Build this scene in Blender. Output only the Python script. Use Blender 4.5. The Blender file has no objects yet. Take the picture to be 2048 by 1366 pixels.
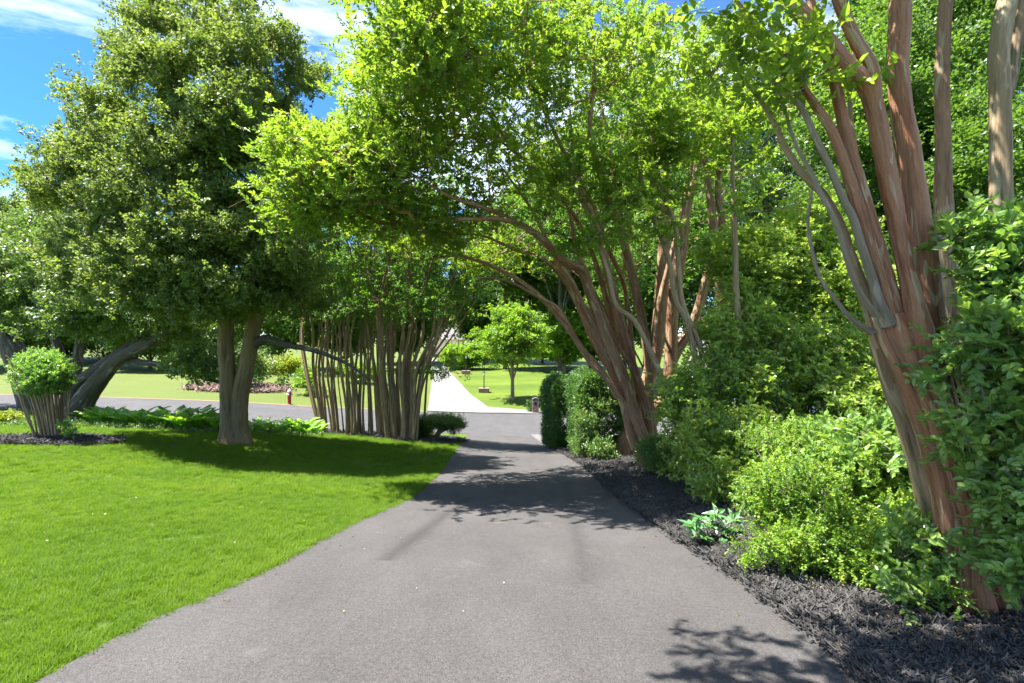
import bpy, math, random
import numpy as np
from mathutils import Vector, Matrix, geometry

rng = np.random.default_rng(7)
random.seed(7)
S = bpy.context.scene
COL = S.collection
PI = math.pi
CAMZ = 1.6
F = 1000.0                      # focal length in pixels of a 2048 pixel wide frame

# ------------------------------------------------------------------ camera, world, sun
cam_d = bpy.data.cameras.new('camera'); cam = bpy.data.objects.new('camera', cam_d); COL.objects.link(cam)
cam.location = (0, 0, CAMZ); cam.rotation_euler = (PI/2, 0, 0)
cam_d.sensor_width = 36; cam_d.lens = 36*F/2048; cam_d.clip_start = 0.05; cam_d.clip_end = 3000
S.camera = cam
SUN_DIR = Vector((-0.42, 0.06, 0.90)).normalized()
SUN_EL = math.asin(SUN_DIR.z); SUN_AZ = math.atan2(SUN_DIR.x, SUN_DIR.y)
SKY_STRENGTH = 0.15; SUN_STRENGTH = 1.9; EXPOSURE = 3.6; SKYX = 9.5
W = bpy.data.worlds.new('World'); S.world = W; W.use_nodes = True
nt = W.node_tree; nt.nodes.clear()
def N(nt, t, **k):
    n = nt.nodes.new(t)
    for a, b in k.items(): setattr(n, a, b)
    return n
out = N(nt, 'ShaderNodeOutputWorld'); bg = N(nt, 'ShaderNodeBackground'); bg.inputs[1].default_value = SKY_STRENGTH
sky = N(nt, 'ShaderNodeTexSky', sky_type='NISHITA', sun_disc=False, sun_elevation=SUN_EL, sun_rotation=SUN_AZ)
sky.altitude = 100; sky.air_density = 0.65; sky.dust_density = 0.2; sky.ozone_density = 4.0
tc = N(nt, 'ShaderNodeTexCoord'); mp = N(nt, 'ShaderNodeMapping'); mp.inputs['Scale'].default_value = (1.2, 1.2, 5.0); mp.inputs['Rotation'].default_value = (0.2, 0.15, 0.4); mp.inputs['Location'].default_value = (SKYX, 0, 0)
nz = N(nt, 'ShaderNodeTexNoise'); nz.inputs['Scale'].default_value = 1.1; nz.inputs['Detail'].default_value = 8; nz.inputs['Roughness'].default_value = 0.6; nz.inputs['Distortion'].default_value = 0.6
cr = N(nt, 'ShaderNodeValToRGB'); cr.color_ramp.elements[0].position = 0.46; cr.color_ramp.elements[1].position = 0.82
cr.color_ramp.elements[0].color = (0.03, 0.03, 0.03, 1); cr.color_ramp.elements[1].color = (0.85, 0.85, 0.85, 1)
mx = N(nt, 'ShaderNodeMix', data_type='RGBA'); mx.inputs[7].default_value = (2.8, 2.8, 2.75, 1)
nt.links.new(tc.outputs['Generated'], mp.inputs[0]); nt.links.new(mp.outputs[0], nz.inputs[0]); nt.links.new(nz.outputs[0], cr.inputs[0])
nt.links.new(cr.outputs[0], mx.inputs[0]); hs = N(nt, 'ShaderNodeHueSaturation'); hs.inputs['Saturation'].default_value = 1.4; hs.inputs['Value'].default_value = .185; nt.links.new(sky.outputs[0], hs.inputs['Color']); nt.links.new(hs.outputs[0], mx.inputs[6]); nt.links.new(mx.outputs[2], bg.inputs[0]); nt.links.new(bg.outputs[0], out.inputs[0])
sd = bpy.data.lights.new('sun', 'SUN'); sd.energy = SUN_STRENGTH; sd.angle = math.radians(0.5); sd.color = (1.0, 0.95, 0.87)
sun = bpy.data.objects.new('sun', sd); COL.objects.link(sun); sun.rotation_euler = SUN_DIR.to_track_quat('Z', 'Y').to_euler()
S.view_settings.view_transform = 'Standard'; S.view_settings.look = 'None'; S.view_settings.exposure = EXPOSURE; S.view_settings.gamma = 1
S.view_settings.use_curve_mapping = False
cy = S.cycles
cy.use_denoising = True; cy.max_bounces = 9; cy.diffuse_bounces = 7; cy.glossy_bounces = 2; cy.transmission_bounces = 4; cy.transparent_max_bounces = 4
cy.caustics_reflective = False; cy.caustics_refractive = False; cy.sample_clamp_indirect = 6
cy.use_adaptive_sampling = True; cy.adaptive_threshold = 0.02

# ------------------------------------------------------------------ helpers
def tag(o, label=None, cat=None, group=None, kind=None):
    if label: o['label'] = label
    if cat: o['category'] = cat
    if group: o['group'] = group
    if kind: o['kind'] = kind
    return o
def thing(name, label, cat, loc=(0, 0, 0), group=None, rz=0):
    o = bpy.data.objects.new(name, None); COL.objects.link(o); o.location = loc; o.rotation_euler = (0, 0, rz); o.empty_display_size = .2
    return tag(o, label, cat, group)
def link(name, me, parent=None, keep=True):
    o = bpy.data.objects.new(name, me); COL.objects.link(o)
    if parent is not None:
        o.parent = parent
        if keep: o.matrix_parent_inverse = Matrix.LocRotScale(parent.location, parent.rotation_euler, parent.scale).inverted()
    return o
def P3(px, py, d):
    return np.array(((px-1024)/F*d, d+0*px, CAMZ-(py-683)/F*d))

class MB:
    """collects quads and triangles with the bark coordinate 'bk'; build() links them as one mesh"""
    def __init__(s): s.v = []; s.q = []; s.t = []; s.b = []; s.n = 0
    def add(s, v, q=None, t=None, b=None):
        v = np.asarray(v, float); s.v.append(v)
        if q is not None and len(q): s.q.append(np.asarray(q, int)+s.n)
        if t is not None and len(t): s.t.append(np.asarray(t, int)+s.n)
        s.b.append(v if b is None else b); s.n += len(v)
    def box(s, c, sz, rz=0):
        x, y, z = np.array(sz)/2
        v = np.array([(a*x, b*y, c_*z) for a in (-1, 1) for b in (-1, 1) for c_ in (-1, 1)])
        cz, sn = math.cos(rz), math.sin(rz)
        v = np.stack([v[:, 0]*cz-v[:, 1]*sn, v[:, 0]*sn+v[:, 1]*cz, v[:, 2]], 1)+np.array(c)
        s.add(v, q=[(0, 1, 3, 2), (4, 6, 7, 5), (0, 4, 5, 1), (2, 3, 7, 6), (0, 2, 6, 4), (1, 5, 7, 3)])
    def lathe(s, prof, c=(0, 0, 0), n=16, axis='z'):
        a = np.arange(n)*2*PI/n; V = []; Q = []
        for r, z in prof: V.append(np.stack([r*np.cos(a), r*np.sin(a), np.full(n, z)], 1))
        V = np.concatenate(V)
        if axis == 'x': V = V[:, [2, 0, 1]]
        if axis == 'y': V = V[:, [1, 2, 0]]
        for k in range(len(prof)-1):
            for i in range(n): Q.append((k*n+i, k*n+(i+1) % n, (k+1)*n+(i+1) % n, (k+1)*n+i))
        s.add(V+np.array(c), q=Q)
    def tube(s, pts, rad, sides=8, lobes=0.0, seed=0, sub=0, cap=True, flare=0):
        pts = np.asarray(pts, float); rad = np.asarray(rad, float)
        if sub: pts, rad = resample(pts, rad, sub)
        n = len(pts)
        if n < 2: return
        T = np.gradient(pts, axis=0); T /= np.linalg.norm(T, axis=1)[:, None]+1e-9
        U = np.zeros_like(T); u = np.cross(T[0], (0.3, 1, 0.2)); u /= np.linalg.norm(u); U[0] = u
        for i in range(1, n):
            u = U[i-1]-T[i]*np.dot(U[i-1], T[i]); U[i] = u/(np.linalg.norm(u)+1e-9)
        V = np.cross(T, U)
        L = np.concatenate([[0], np.cumsum(np.linalg.norm(np.diff(pts, axis=0), axis=1))])
        a = np.arange(sides)*2*PI/sides
        R = np.repeat(rad[:, None], sides, 1)
        if lobes:
            r_ = np.random.default_rng(seed); p = r_.uniform(0, 6.28, 6)
            A = a[None, :]; l = L[:, None]
            R = R*(1+lobes*(np.sin(3*A+p[0]+l*.9)+.7*np.sin(5*A+p[1]-l*1.3)+.45*np.sin(8*A+p[2]+l*.7))+lobes*.5*np.sin(l*2.6+p[3]+2*A)+.02*np.sin(l*17+p[4]+A))
            if flare: R = R*(1+flare*np.exp(-l/.18)*(1+.5*np.sin(4*A+p[5])))
        C, Sn = np.cos(a), np.sin(a)
        X = pts[:, None, :]+R[:, :, None]*(C[None, :, None]*U[:, None, :]+Sn[None, :, None]*V[:, None, :])
        b = np.stack([R*C, R*Sn, np.repeat(L[:, None], sides, 1)], 2)+np.array([seed*1.37 % 9, seed*2.1 % 7, seed*.77 % 5])
        i = np.arange(n-1)[:, None]*sides; j = np.arange(sides)[None, :]; k = (j+1) % sides
        Q = np.stack([i+j, i+k, i+sides+k, i+sides+j], 2).reshape(-1, 4)
        V_ = X.reshape(-1, 3); B_ = b.reshape(-1, 3); T_ = None
        if cap:
            V_ = np.vstack([V_, pts[-1]+T[-1]*rad[-1]*.3]); B_ = np.vstack([B_, B_[-1]])
            m = (n-1)*sides; T_ = [(m+q, m+(q+1) % sides, n*sides) for q in range(sides)]
        s.add(V_, q=Q, t=T_, b=B_)
    def mesh(s, name, mat=None, smooth=True, origin=(0, 0, 0)):
        me = bpy.data.meshes.new(name)
        V = np.concatenate(s.v)-np.array(origin); B = np.concatenate(s.b)
        q = np.concatenate(s.q) if s.q else np.zeros((0, 4), int); t = np.concatenate(s.t) if s.t else np.zeros((0, 3), int)
        me.vertices.add(len(V)); me.vertices.foreach_set('co', V.ravel().astype(np.float32))
        me.loops.add(q.size+t.size); me.loops.foreach_set('vertex_index', np.concatenate([q.ravel(), t.ravel()]).astype(np.int32))
        me.polygons.add(len(q)+len(t))
        ls = np.concatenate([np.arange(len(q))*4, q.size+np.arange(len(t))*3]).astype(np.int32)
        me.polygons.foreach_set('loop_start', ls)
        me.polygons.foreach_set('use_smooth', np.full(len(q)+len(t), smooth))
        at = me.attributes.new('bk', 'FLOAT_VECTOR', 'POINT'); at.data.foreach_set('vector', B.ravel().astype(np.float32))
        me.update(calc_edges=True); me.validate()
        if mat: me.materials.append(mat)
        return me
    def build(s, name, mat, parent=None, smooth=True, keep=True):
        return link(name, s.mesh(name, mat, smooth), parent, keep)

def resample(P, R, sub):
    P = np.asarray(P); n = len(P)
    Pe = np.vstack([2*P[0]-P[1], P, 2*P[-1]-P[-2]]); O = []; Q = []
    for i in range(n-1):
        p0, p1, p2, p3 = Pe[i:i+4]
        for k in range(sub):
            t = k/sub
            O.append(.5*(2*p1+(p2-p0)*t+(2*p0-5*p1+4*p2-p3)*t*t+(3*p1-p0-3*p2+p3)*t**3)); Q.append(R[i]*(1-t)+R[i+1]*t)
    O.append(P[-1]); Q.append(R[-1])
    return np.array(O), np.array(Q)

# ------------------------------------------------------------------ the lie of the land: a smooth surface through measured points
ANCH = [(950,1366,2.3),(200,1300,2.6),(1710,1366,2.25),(1000,1150,3.9),(500,1080,4.75),(1480,1170,3.6),(1030,1000,7.2),(820,980,8.0),(1235,1000,7.3),(1020,900,16.6),(922,890,16.0),(1110,905,14.5),
 (1010,868,27),(1000,828,36),(1075,825,37),(968,785,46),(932,748,62),(1025,797,42),(1130,742,64),(600,815,31),(250,797,30.5),(0,790,30),(640,862,22.6),(400,850,20.5),(200,840,20.5),(0,822,21),
 (470,890,13),(110,885,11),(0,1000,6),(0,1180,3.6),(300,960,8.2),(650,930,11.6),(800,880,17),(700,868,19.5),(480,772,40),(300,742,60),(80,700,95),(700,742,60),(860,735,75),(930,718,100),(1200,735,72),(1400,750,65),
 (1305,945,10.6),(1160,925,13),(1500,1010,6.3),(1950,1262,2.95),(1700,1200,3.3),(2048,1100,3.8),(1400,868,27),(1400,829,38),(1800,880,22),(2048,870,20),(1700,840,34),(1600,900,12),(2048,960,7)]
A = [P3(*a) for a in ANCH]
A += [np.array(a, float) for a in [(0,-6,.25),(-8,-6,.2),(10,-6,.3),(-12,1,.0),(10,1,-.05),(-22,8,-.3),(-45,18,-.8),(-60,35,-1.6),(-55,60,-1.8),(-60,110,-.5),(0,150,0),(60,150,-.5),(-60,150,1.0),(45,20,-2.8),(60,40,-4),(60,80,-3),(30,60,-3.6),(14,10,-1.4),(-80,-6,.5),(80,-6,-1)]]
A = np.array(A)
def _phi(r2): return np.where(r2 > 1e-12, .5*r2*np.log(r2+1e-12), 0)
_c = A[:, :2]; _n = len(A)
_K = _phi(((_c[:, None]-_c[None])**2).sum(2))+np.eye(_n)*6.0
_Pm = np.hstack([np.ones((_n, 1)), _c]); _M = np.zeros((_n+3, _n+3)); _M[:_n, :_n] = _K; _M[:_n, _n:] = _Pm; _M[_n:, :_n] = _Pm.T
_w = np.linalg.solve(_M, np.concatenate([A[:, 2], np.zeros(3)]))
def H(x, y):
    x = np.clip(np.atleast_1d(np.asarray(x, float)), -90, 90); y = np.clip(np.atleast_1d(np.asarray(y, float)), -10, 160)
    sh = np.broadcast(x, y).shape; p = np.stack([np.broadcast_to(x, sh).ravel(), np.broadcast_to(y, sh).ravel()], 1)
    o = np.empty(len(p))
    for k in range(0, len(p), 20000):
        q = p[k:k+20000]; o[k:k+20000] = _phi(((q[:, None]-_c[None])**2).sum(2))@_w[:_n]+_w[_n]+q@_w[_n+1:]
    return o.reshape(sh)
def h(x, y): return float(H(x, y)[0])
_D = np.concatenate([np.arange(1.5, 12, .05), np.arange(12, 160, .25)])
def G(px, py):
    """ground point seen at a pixel of the photograph"""
    x = (px-1024)/F*_D; z = CAMZ-(py-683)/F*_D; g = H(x, _D)
    i = np.argmax(z < g)
    if i == 0: i = len(_D)-1
    d = _D[i]; return np.array([x[i], d, g[i]])
def on(px, d):
    x = (px-1024)/F*d; return np.array([x, d, h(x, d)])

# ------------------------------------------------------------------ materials
def mat(name):
    m = bpy.data.materials.new(name); m.use_nodes = True; t = m.node_tree; t.nodes.clear()
    o = N(t, 'ShaderNodeOutputMaterial'); b = N(t, 'ShaderNodeBsdfPrincipled'); t.links.new(b.outputs[0], o.inputs[0])
    return m, t, b, o
def noise(t, vec, scale, detail=4, rough=.55, dist=0):
    n = N(t, 'ShaderNodeTexNoise'); n.inputs['Scale'].default_value = scale; n.inputs['Detail'].default_value = detail; n.inputs['Roughness'].default_value = rough; n.inputs['Distortion'].default_value = dist
    if vec is not None: t.links.new(vec, n.inputs['Vector'])
    return n.outputs['Fac']
def ramp(t, fac, stops):
    r = N(t, 'ShaderNodeValToRGB'); e = r.color_ramp.elements
    while len(e) > 1: e.remove(e[-1])
    e[0].position = stops[0][0]; e[0].color = (*stops[0][1], 1)
    for p, c in stops[1:]:
        x = e.new(p); x.color = (*c, 1)
    t.links.new(fac, r.inputs[0]); return r.outputs[0]
def mixc(t, fac, a, b, mode='MIX'):
    m = N(t, 'ShaderNodeMix', data_type='RGBA', blend_type=mode)
    for s, v in ((0, fac), (6, a), (7, b)):
        if isinstance(v, (int, float)): m.inputs[s].default_value = v
        elif isinstance(v, tuple): m.inputs[s].default_value = (*v, 1)
        else: t.links.new(v, m.inputs[s])
    return m.outputs[2]
def math_(t, op, a, b=None, c=None):
    m = N(t, 'ShaderNodeMath', operation=op)
    for i, v in enumerate((a, b, c)):
        if v is None: continue
        if isinstance(v, (int, float)): m.inputs[i].default_value = v
        else: t.links.new(v, m.inputs[i])
    return m.outputs[0]
def bump(t, b, hgt, strength, dist=.01):
    n = N(t, 'ShaderNodeBump'); n.inputs['Strength'].default_value = strength; n.inputs['Distance'].default_value = dist
    t.links.new(hgt, n.inputs['Height']); t.links.new(n.outputs[0], b.inputs['Normal'])
def pos(t): return N(t, 'ShaderNodeNewGeometry').outputs['Position']
def attr(t, name):
    a = N(t, 'ShaderNodeAttribute'); a.attribute_name = name; return a
def scaled(t, vec, s):
    m = N(t, 'ShaderNodeMapping'); m.inputs['Scale'].default_value = s; t.links.new(vec, m.inputs[0]); return m.outputs[0]
def simple(name, c, rough=.6, metal=0, var=.0, vs=8, bmp=0, bs=40):
    m, t, b, o = mat(name); b.inputs['Roughness'].default_value = rough; b.inputs['Metallic'].default_value = metal
    if var:
        f = noise(t, pos(t), vs); t.links.new(ramp(t, f, [(.3, tuple(x*(1-var) for x in c)), (.7, tuple(min(1, x*(1+var)) for x in c))]), b.inputs[0])
    else: b.inputs[0].default_value = (*c, 1)
    if bmp: bump(t, b, noise(t, pos(t), bs), bmp)
    return m

def leafmat(name, dark, light, tip=None, trans=.35, tcol=None, rough=.42, clump=.9, spec=.5):
    """leaf: colour varies leaf by leaf, spray by spray and in soft clumps; light passes through the blade"""
    m, t, b, o = mat(name)
    oi = N(t, 'ShaderNodeObjectInfo'); lv = attr(t, 'lv').outputs['Fac']
    n = noise(t, pos(t), clump, 3)
    f = math_(t, 'ADD', math_(t, 'MULTIPLY', oi.outputs['Random'], .34), math_(t, 'MULTIPLY', lv, .3))
    f = math_(t, 'ADD', f, math_(t, 'SUBTRACT', math_(t, 'MULTIPLY', n, 1.2), .42))
    dark = tuple(a*1.9 for a in dark); light = tuple(a*1.45 for a in light); trans = min(.55, trans+.08)
    mid = tuple((a+c)/2 for a, c in zip(dark, light))
    col = ramp(t, f, [(.12, dark), (.5, mid), (.8, light)]+([(1.0, tip)] if tip else []))
    t.links.new(col, b.inputs[0]); b.inputs['Roughness'].default_value = rough; b.inputs['Specular IOR Level'].default_value = spec
    tr = N(t, 'ShaderNodeBsdfTranslucent'); tc_ = tcol or (1.7, 1.65, .8)
    t.links.new(mixc(t, 1.0, col, tuple(tc_), 'MULTIPLY'), tr.inputs[0])
    ms = N(t, 'ShaderNodeMixShader'); ms.inputs[0].default_value = trans
    t.links.new(b.outputs[0], ms.inputs[1]); t.links.new(tr.outputs[0], ms.inputs[2]); t.links.new(ms.outputs[0], o.inputs[0])
    return m
def barkmat(name, base, pale, dark, patch=.55, scale=1., rough=.75, bs=.5, red=None):
    """bark laid out along the stem: long streaks, peeled pale patches"""
    m, t, b, o = mat(name)
    v = attr(t, 'bk').outputs['Vector']
    st = noise(t, scaled(t, v, (26*scale, 26*scale, 2.2*scale)), 1.0, 5, .6, .4)
    pt = noise(t, scaled(t, v, (20*scale, 20*scale, 3.4*scale)), 1.0, 2, .5, .8)
    fine = noise(t, scaled(t, v, (120*scale, 120*scale, 9*scale)), 1.0, 4, .7)
    c = ramp(t, st, [(.26, dark), (.46, base), (.78, tuple(min(1, x*1.3) for x in base))])
    c = mixc(t, ramp(t, pt, [(patch, (0, 0, 0)), (patch+.035, (1, 1, 1))]), c, pale)
    if red:
        c = mixc(t, ramp(t, noise(t, scaled(t, v, (8*scale, 8*scale, 1.5*scale)), 1.0, 2), [(.56, (0, 0, 0)), (.68, (.8, .8, .8))]), c, red)
    c = mixc(t, .55, c, ramp(t, fine, [(.25, (.45, .45, .45)), (.6, (1.05, 1.05, 1.05))]), 'MULTIPLY')
    c = mixc(t, ramp(t, noise(t, pos(t), 3.0, 3), [(.58, (0, 0, 0)), (.8, (.25, .25, .25))]), c, (.16, .17, .09))
    t.links.new(c, b.inputs[0]); b.inputs['Roughness'].default_value = rough; b.inputs['Specular IOR Level'].default_value = .3
    bump(t, b, math_(t, 'ADD', math_(t, 'MULTIPLY', st, 1.0), math_(t, 'ADD', math_(t, 'MULTIPLY', pt, .6), math_(t, 'MULTIPLY', fine, .35))), bs, .02)
    return m

# asphalt
def asphalt(name, lo, hi, marks=False, sc=1.):
    m, t, b, o = mat(name); p = pos(t)
    big = noise(t, scaled(t, p, (1.6, .8, 1)), .8, 8, .68); grain = noise(t, p, 170*sc, 3, .75); g2 = noise(t, p, 55*sc, 4, .7)
    c = ramp(t, big, [(.32, lo), (.68, hi)])
    c = mixc(t, .8, c, ramp(t, grain, [(.36, (.3, .3, .3)), (.5, (1, 1, 1)), (.64, (1.75, 1.7, 1.65))]), 'MULTIPLY')
    c = mixc(t, .6, c, ramp(t, g2, [(.35, (.5, .5, .5)), (.6, (1.2, 1.2, 1.2))]), 'MULTIPLY')
    blot = noise(t, p, 3.3, 3, .5, .4)
    c = mixc(t, ramp(t, blot, [(.66, (0, 0, 0)), (.74, (.35, .35, .35))]), c, tuple(x*1.5 for x in hi))
    if marks:
        sx = N(t, 'ShaderNodeSeparateXYZ'); t.links.new(p, sx.inputs[0])
        for (x0, y0, x1, y1, w, k) in marks:
            sl = (x1-x0)/(y1-y0); off = math_(t, 'SUBTRACT', sx.outputs[0], math_(t, 'MULTIPLY_ADD', sx.outputs[1], sl, x0-sl*y0))
            a_ = math_(t, 'ABSOLUTE', math_(t, 'ADD', off, math_(t, 'MULTIPLY', math_(t, 'SUBTRACT', noise(t, p, 9, 2), .5), .06)))
            band = math_(t, 'SUBTRACT', 1, math_(t, 'SMOOTH_MIN', math_(t, 'DIVIDE', a_, w), 1.0, .4)); band = math_(t, 'MAXIMUM', band, 0)
            yy = math_(t, 'MULTIPLY', math_(t, 'MULTIPLY', math_(t, 'GREATER_THAN', sx.outputs[1], y0), math_(t, 'LESS_THAN', sx.outputs[1], y1)), k)
            c = mixc(t, math_(t, 'MULTIPLY', band, yy), c, tuple(x*.35 for x in lo))
    t.links.new(c, b.inputs[0]); b.inputs['Roughness'].default_value = .88; b.inputs['Specular IOR Level'].default_value = .35
    bump(t, b, math_(t, 'ADD', grain, math_(t, 'MULTIPLY', g2, .7)), .9, .006)
    return m
a1, a2 = G(770, 1130), G(925, 1025); b1, b2 = G(1160, 1150), G(1165, 1000)
M_drive = asphalt('driveway_asphalt', (.049, .0465, .0465), (.072, .068, .068), [(a1[0], a1[1], a2[0], a2[1]+1, .13, .6), (b1[0], b1[1]-.3, b2[0], b2[1]+2, .12, .35)])
M_street = asphalt('street_asphalt', (.052, .0515, .054), (.072, .0715, .075), sc=.5)
def concrete():
    m, t, b, o = mat('white_concrete'); p = pos(t)
    c = ramp(t, noise(t, p, .7, 5), [(.3, (.125, .12, .118)), (.7, (.15, .146, .143))])
    c = mixc(t, .5, c, ramp(t, noise(t, scaled(t, p, (1, 3, 1)), 2.2, 4, .7), [(.3, (.75, .75, .76)), (.45, (1, 1, 1))]), 'MULTIPLY')
    t.links.new(c, b.inputs[0]); b.inputs['Roughness'].default_value = .85; return m
M_conc = concrete()
def lawnmat():
    m, t, b, o = mat('lawn_grass'); p = pos(t)
    c = ramp(t, noise(t, p, .35, 5, .6), [(.3, (.050, .088, .009)), (.5, (.066, .108, .010)), (.72, (.085, .13, .013))])
    c = mixc(t, .7, c, ramp(t, noise(t, scaled(t, p, (1, .5, 1)), 14, 5, .75), [(.3, (.55, .6, .5)), (.62, (1.15, 1.1, 1.05))]), 'MULTIPLY')
    w = N(t, 'ShaderNodeTexWave'); w.inputs['Scale'].default_value = .035; w.inputs['Distortion'].default_value = 1.2; w.inputs['Detail'].default_value = 2
    mpn = N(t, 'ShaderNodeMapping'); mpn.inputs['Rotation'].default_value = (0, 0, 1.15); t.links.new(p, mpn.inputs[0]); t.links.new(mpn.outputs[0], w.inputs[0])
    sx = N(t, 'ShaderNodeSeparateXYZ'); t.links.new(p, sx.inputs[0])
    far = math_(t, 'GREATER_THAN', sx.outputs[1], 36.5)
    right = math_(t, 'MULTIPLY', far, math_(t, 'GREATER_THAN', sx.outputs[0], -12))
    c = mixc(t, right, c, mixc(t, 1.0, c, ramp(t, w.outputs['Fac'], [(.25, (1.0, 1.0, 1.0)), (.75, (1.28, 1.2, 1.2))]), 'MULTIPLY'))
    left = math_(t, 'MULTIPLY', math_(t, 'GREATER_THAN', sx.outputs[1], 27), math_(t, 'LESS_THAN', sx.outputs[0], -6))
    c = mixc(t, math_(t, 'MULTIPLY', left, .55), c, (.088, .105, .024))  # shade under the trees blended into the far left lawn's colour as darker olive
    fl = ramp(t, noise(t, p, 5, 2, .8), [(.66, (0, 0, 0)), (.7, (.5, .5, .5))])
    c = mixc(t, math_(t, 'MULTIPLY', left, fl), c, (.22, .16, .08))
    t.links.new(c, b.inputs[0]); b.inputs['Roughness'].default_value = .8; b.inputs['Specular IOR Level'].default_value = .2
    bump(t, b, noise(t, p, 60, 3, .8), .8, .02); return m
M_lawn = lawnmat()
def mulchmat(name, a, c_):
    m, t, b, o = mat(name); p = pos(t)
    n = noise(t, p, 38, 5, .8, 1.5)
    t.links.new(ramp(t, n, [(.35, a), (.7, c_)]), b.inputs[0]); b.inputs['Roughness'].default_value = .8; bump(t, b, n, 1, .03); return m
M_mulch = mulchmat('black_mulch', (.007, .0065, .006), (.045, .041, .039)); M_mulch2 = mulchmat('brown_mulch', (.05, .03, .022), (.22, .14, .11))
M_dirt = mulchmat('dry_soil', (.10, .06, .035), (.26, .17, .10))

# ------------------------------------------------------------------ ground sheets
def ax(lo, hi, near, far0, g=1.09):
    v = [0.0]; s = near
    while v[-1] < hi:
        v.append(v[-1]+s)
        if v[-1] > far0: s *= g
    w = [0.0]; s = near
    while w[-1] > lo:
        w.append(w[-1]-s)
        if -w[-1] > far0: s *= g
    return np.array(sorted(set(w[1:]+v)))
gx = ax(-900, 900, .5, 28); gy = ax(-300, 1200, .5, 48)
XX, YY = np.meshgrid(gx, gy); ZZ = H(XX, YY)
mb = MB(); nx, ny = len(gx), len(gy)
i = (np.arange(ny-1)[:, None]*nx+np.arange(nx-1)[None]).ravel()
mb.add(np.stack([XX, YY, ZZ], 2).reshape(-1, 3), q=np.stack([i, i+1, i+nx+1, i+nx], 1))
ground = mb.build('lawn_ground', M_lawn); tag(ground, 'green mown lawn rolling down to the street and up beyond it', kind='structure')

def sheet(name, poly, off, m, step=.5, kind='structure', label=None, crown=0, rough=0, parent=None):
    """a patch of ground cover draped over the land: polygon with inner points, triangulated"""
    poly = [tuple(p[:2]) for p in poly]; P = []
    for k in range(len(poly)):
        a, b = np.array(poly[k]), np.array(poly[(k+1) % len(poly)]); n = max(1, int(np.linalg.norm(b-a)/step))
        for q in range(n): P.append(Vector(a+(b-a)*q/n))
    m_ = len(P); E = [(k, (k+1) % m_) for k in range(m_)]
    xs = [p.x for p in P]; ys = [p.y for p in P]; I = []
    for x in np.arange(min(xs), max(xs), step):
        for y in np.arange(min(ys), max(ys), step):
            I.append((x+random.uniform(-.2, .2)*step, y+random.uniform(-.2, .2)*step))
    I = [Vector(p) for p, k in zip(I, inside(np.array(I), np.array([(p.x, p.y) for p in P]))) if k] if I else []
    r = geometry.delaunay_2d_cdt(P+I, E, [], 1, 1e-4)
    V = np.array([(v.x, v.y) for v in r[0]]); Z = H(V[:, 0], V[:, 1])+off
    if rough or crown:
        edge = np.min([seg_dist(V, np.array(poly[k]), np.array(poly[(k+1) % len(poly)])) for k in range(len(poly))], axis=0)
        e = np.clip(edge/.5, 0, 1); Z = Z+crown*e+rough*e*(np.sin(V[:, 0]*5.1+V[:, 1]*3.3)*np.sin(V[:, 1]*4.3-V[:, 0]*2.2))
    mb = MB(); mb.add(np.column_stack([V, Z]), t=[tuple(f) for f in r[2] if len(f) == 3])
    o = mb.build(name, m, parent); 
    if parent is None: tag(o, label, kind=kind)
    return o
def seg_dist(P, a, b):
    ab = b-a; t = np.clip(((P-a)@ab)/(ab@ab+1e-9), 0, 1); return np.linalg.norm(P-(a+t[:, None]*ab), axis=1)
def inside(P, poly):
    x, y = P[:, 0], P[:, 1]; r = np.zeros(len(P), bool); n = len(poly); j = n-1
    for i in range(n):
        xi, yi = poly[i]; xj, yj = poly[j]
        with np.errstate(divide='ignore', invalid='ignore'):
            c = ((yi > y) != (yj > y)) & (x < (xj-xi)*(y-yi)/(yj-yi+1e-12)+xi)
        r ^= c; j = i
    return r
def g2(*pp): return [G(*p)[:2] for p in pp]
def at(*pp): return [((px-1024)/F*d, d) for px, d in pp]
far_edge = at((-420, 34), (0, 30), (300, 30.6), (600, 31.5), (850, 34.5), (1000, 36), (1200, 37), (1500, 39), (2048, 44), (2500, 52))
near_edge = at((2500, 30), (2048, 27.5), (1400, 27), (1080, 26.6), (1045, 25.8), (930, 25.6), (800, 24.6), (640, 23), (400, 22), (200, 21.8), (0, 22), (-420, 25))
street = sheet('street', far_edge+near_edge, .012, M_street, 1.2, label='grey asphalt street crossing behind the trees')
drv_l = g2((232, 1283), (310, 1248), (398, 1208), (535, 1142), (640, 1086), (742, 1035), (815, 1003), (878, 945), (924, 885)); drv_r = g2((1110, 905), (1160, 932), (1235, 1000), (1330, 1070), (1480, 1170), (1640, 1295), (1712, 1366))
drive_poly = [(-2.7, -7)]+[(-2.32, 1.2)]+drv_l+at((935, 26.2), (1062, 26.9))+at((1075, 23))+drv_r+[(1.62, 1.2), (1.7, -7)]
driveway = sheet('driveway', drive_poly, .024, M_drive, .4, label='dark asphalt driveway sloping down between lawn and mulch bed')
apron = sheet('concrete_apron', at((1062, 26.9), (1078, 20.5), (1120, 15.5), (1180, 15.8), (1300, 18), (1500, 20), (1500, 27.4), (1200, 27.4)), .018, M_conc and asphalt('pale_asphalt', (.11, .105, .105), (.135, .13, .13)), .8, label='pale paved pad beside the driveway mouth behind the hedge')
fd = at((855, 34.7), (1010, 36.2), (1120, 36.5), (1125, 37.2), (975, 38.2), (945, 43), (925, 50), (905, 60), (890, 80), (868, 100), (840, 104), (855, 80), (866, 60), (862, 48))
fdrive = sheet('concrete_driveway', fd, .05, M_conc, .8, label='white concrete driveway climbing the slope across the street')
bedR = drv_r[::-1]
bed_poly = [(1.7, -3), (1.62, 1.2)]+bedR+at((1090, 18.5))+at((1160, 18.5))+[(4.2, 14), (6.5, 10), (8, 6), (8, -3)]
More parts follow.
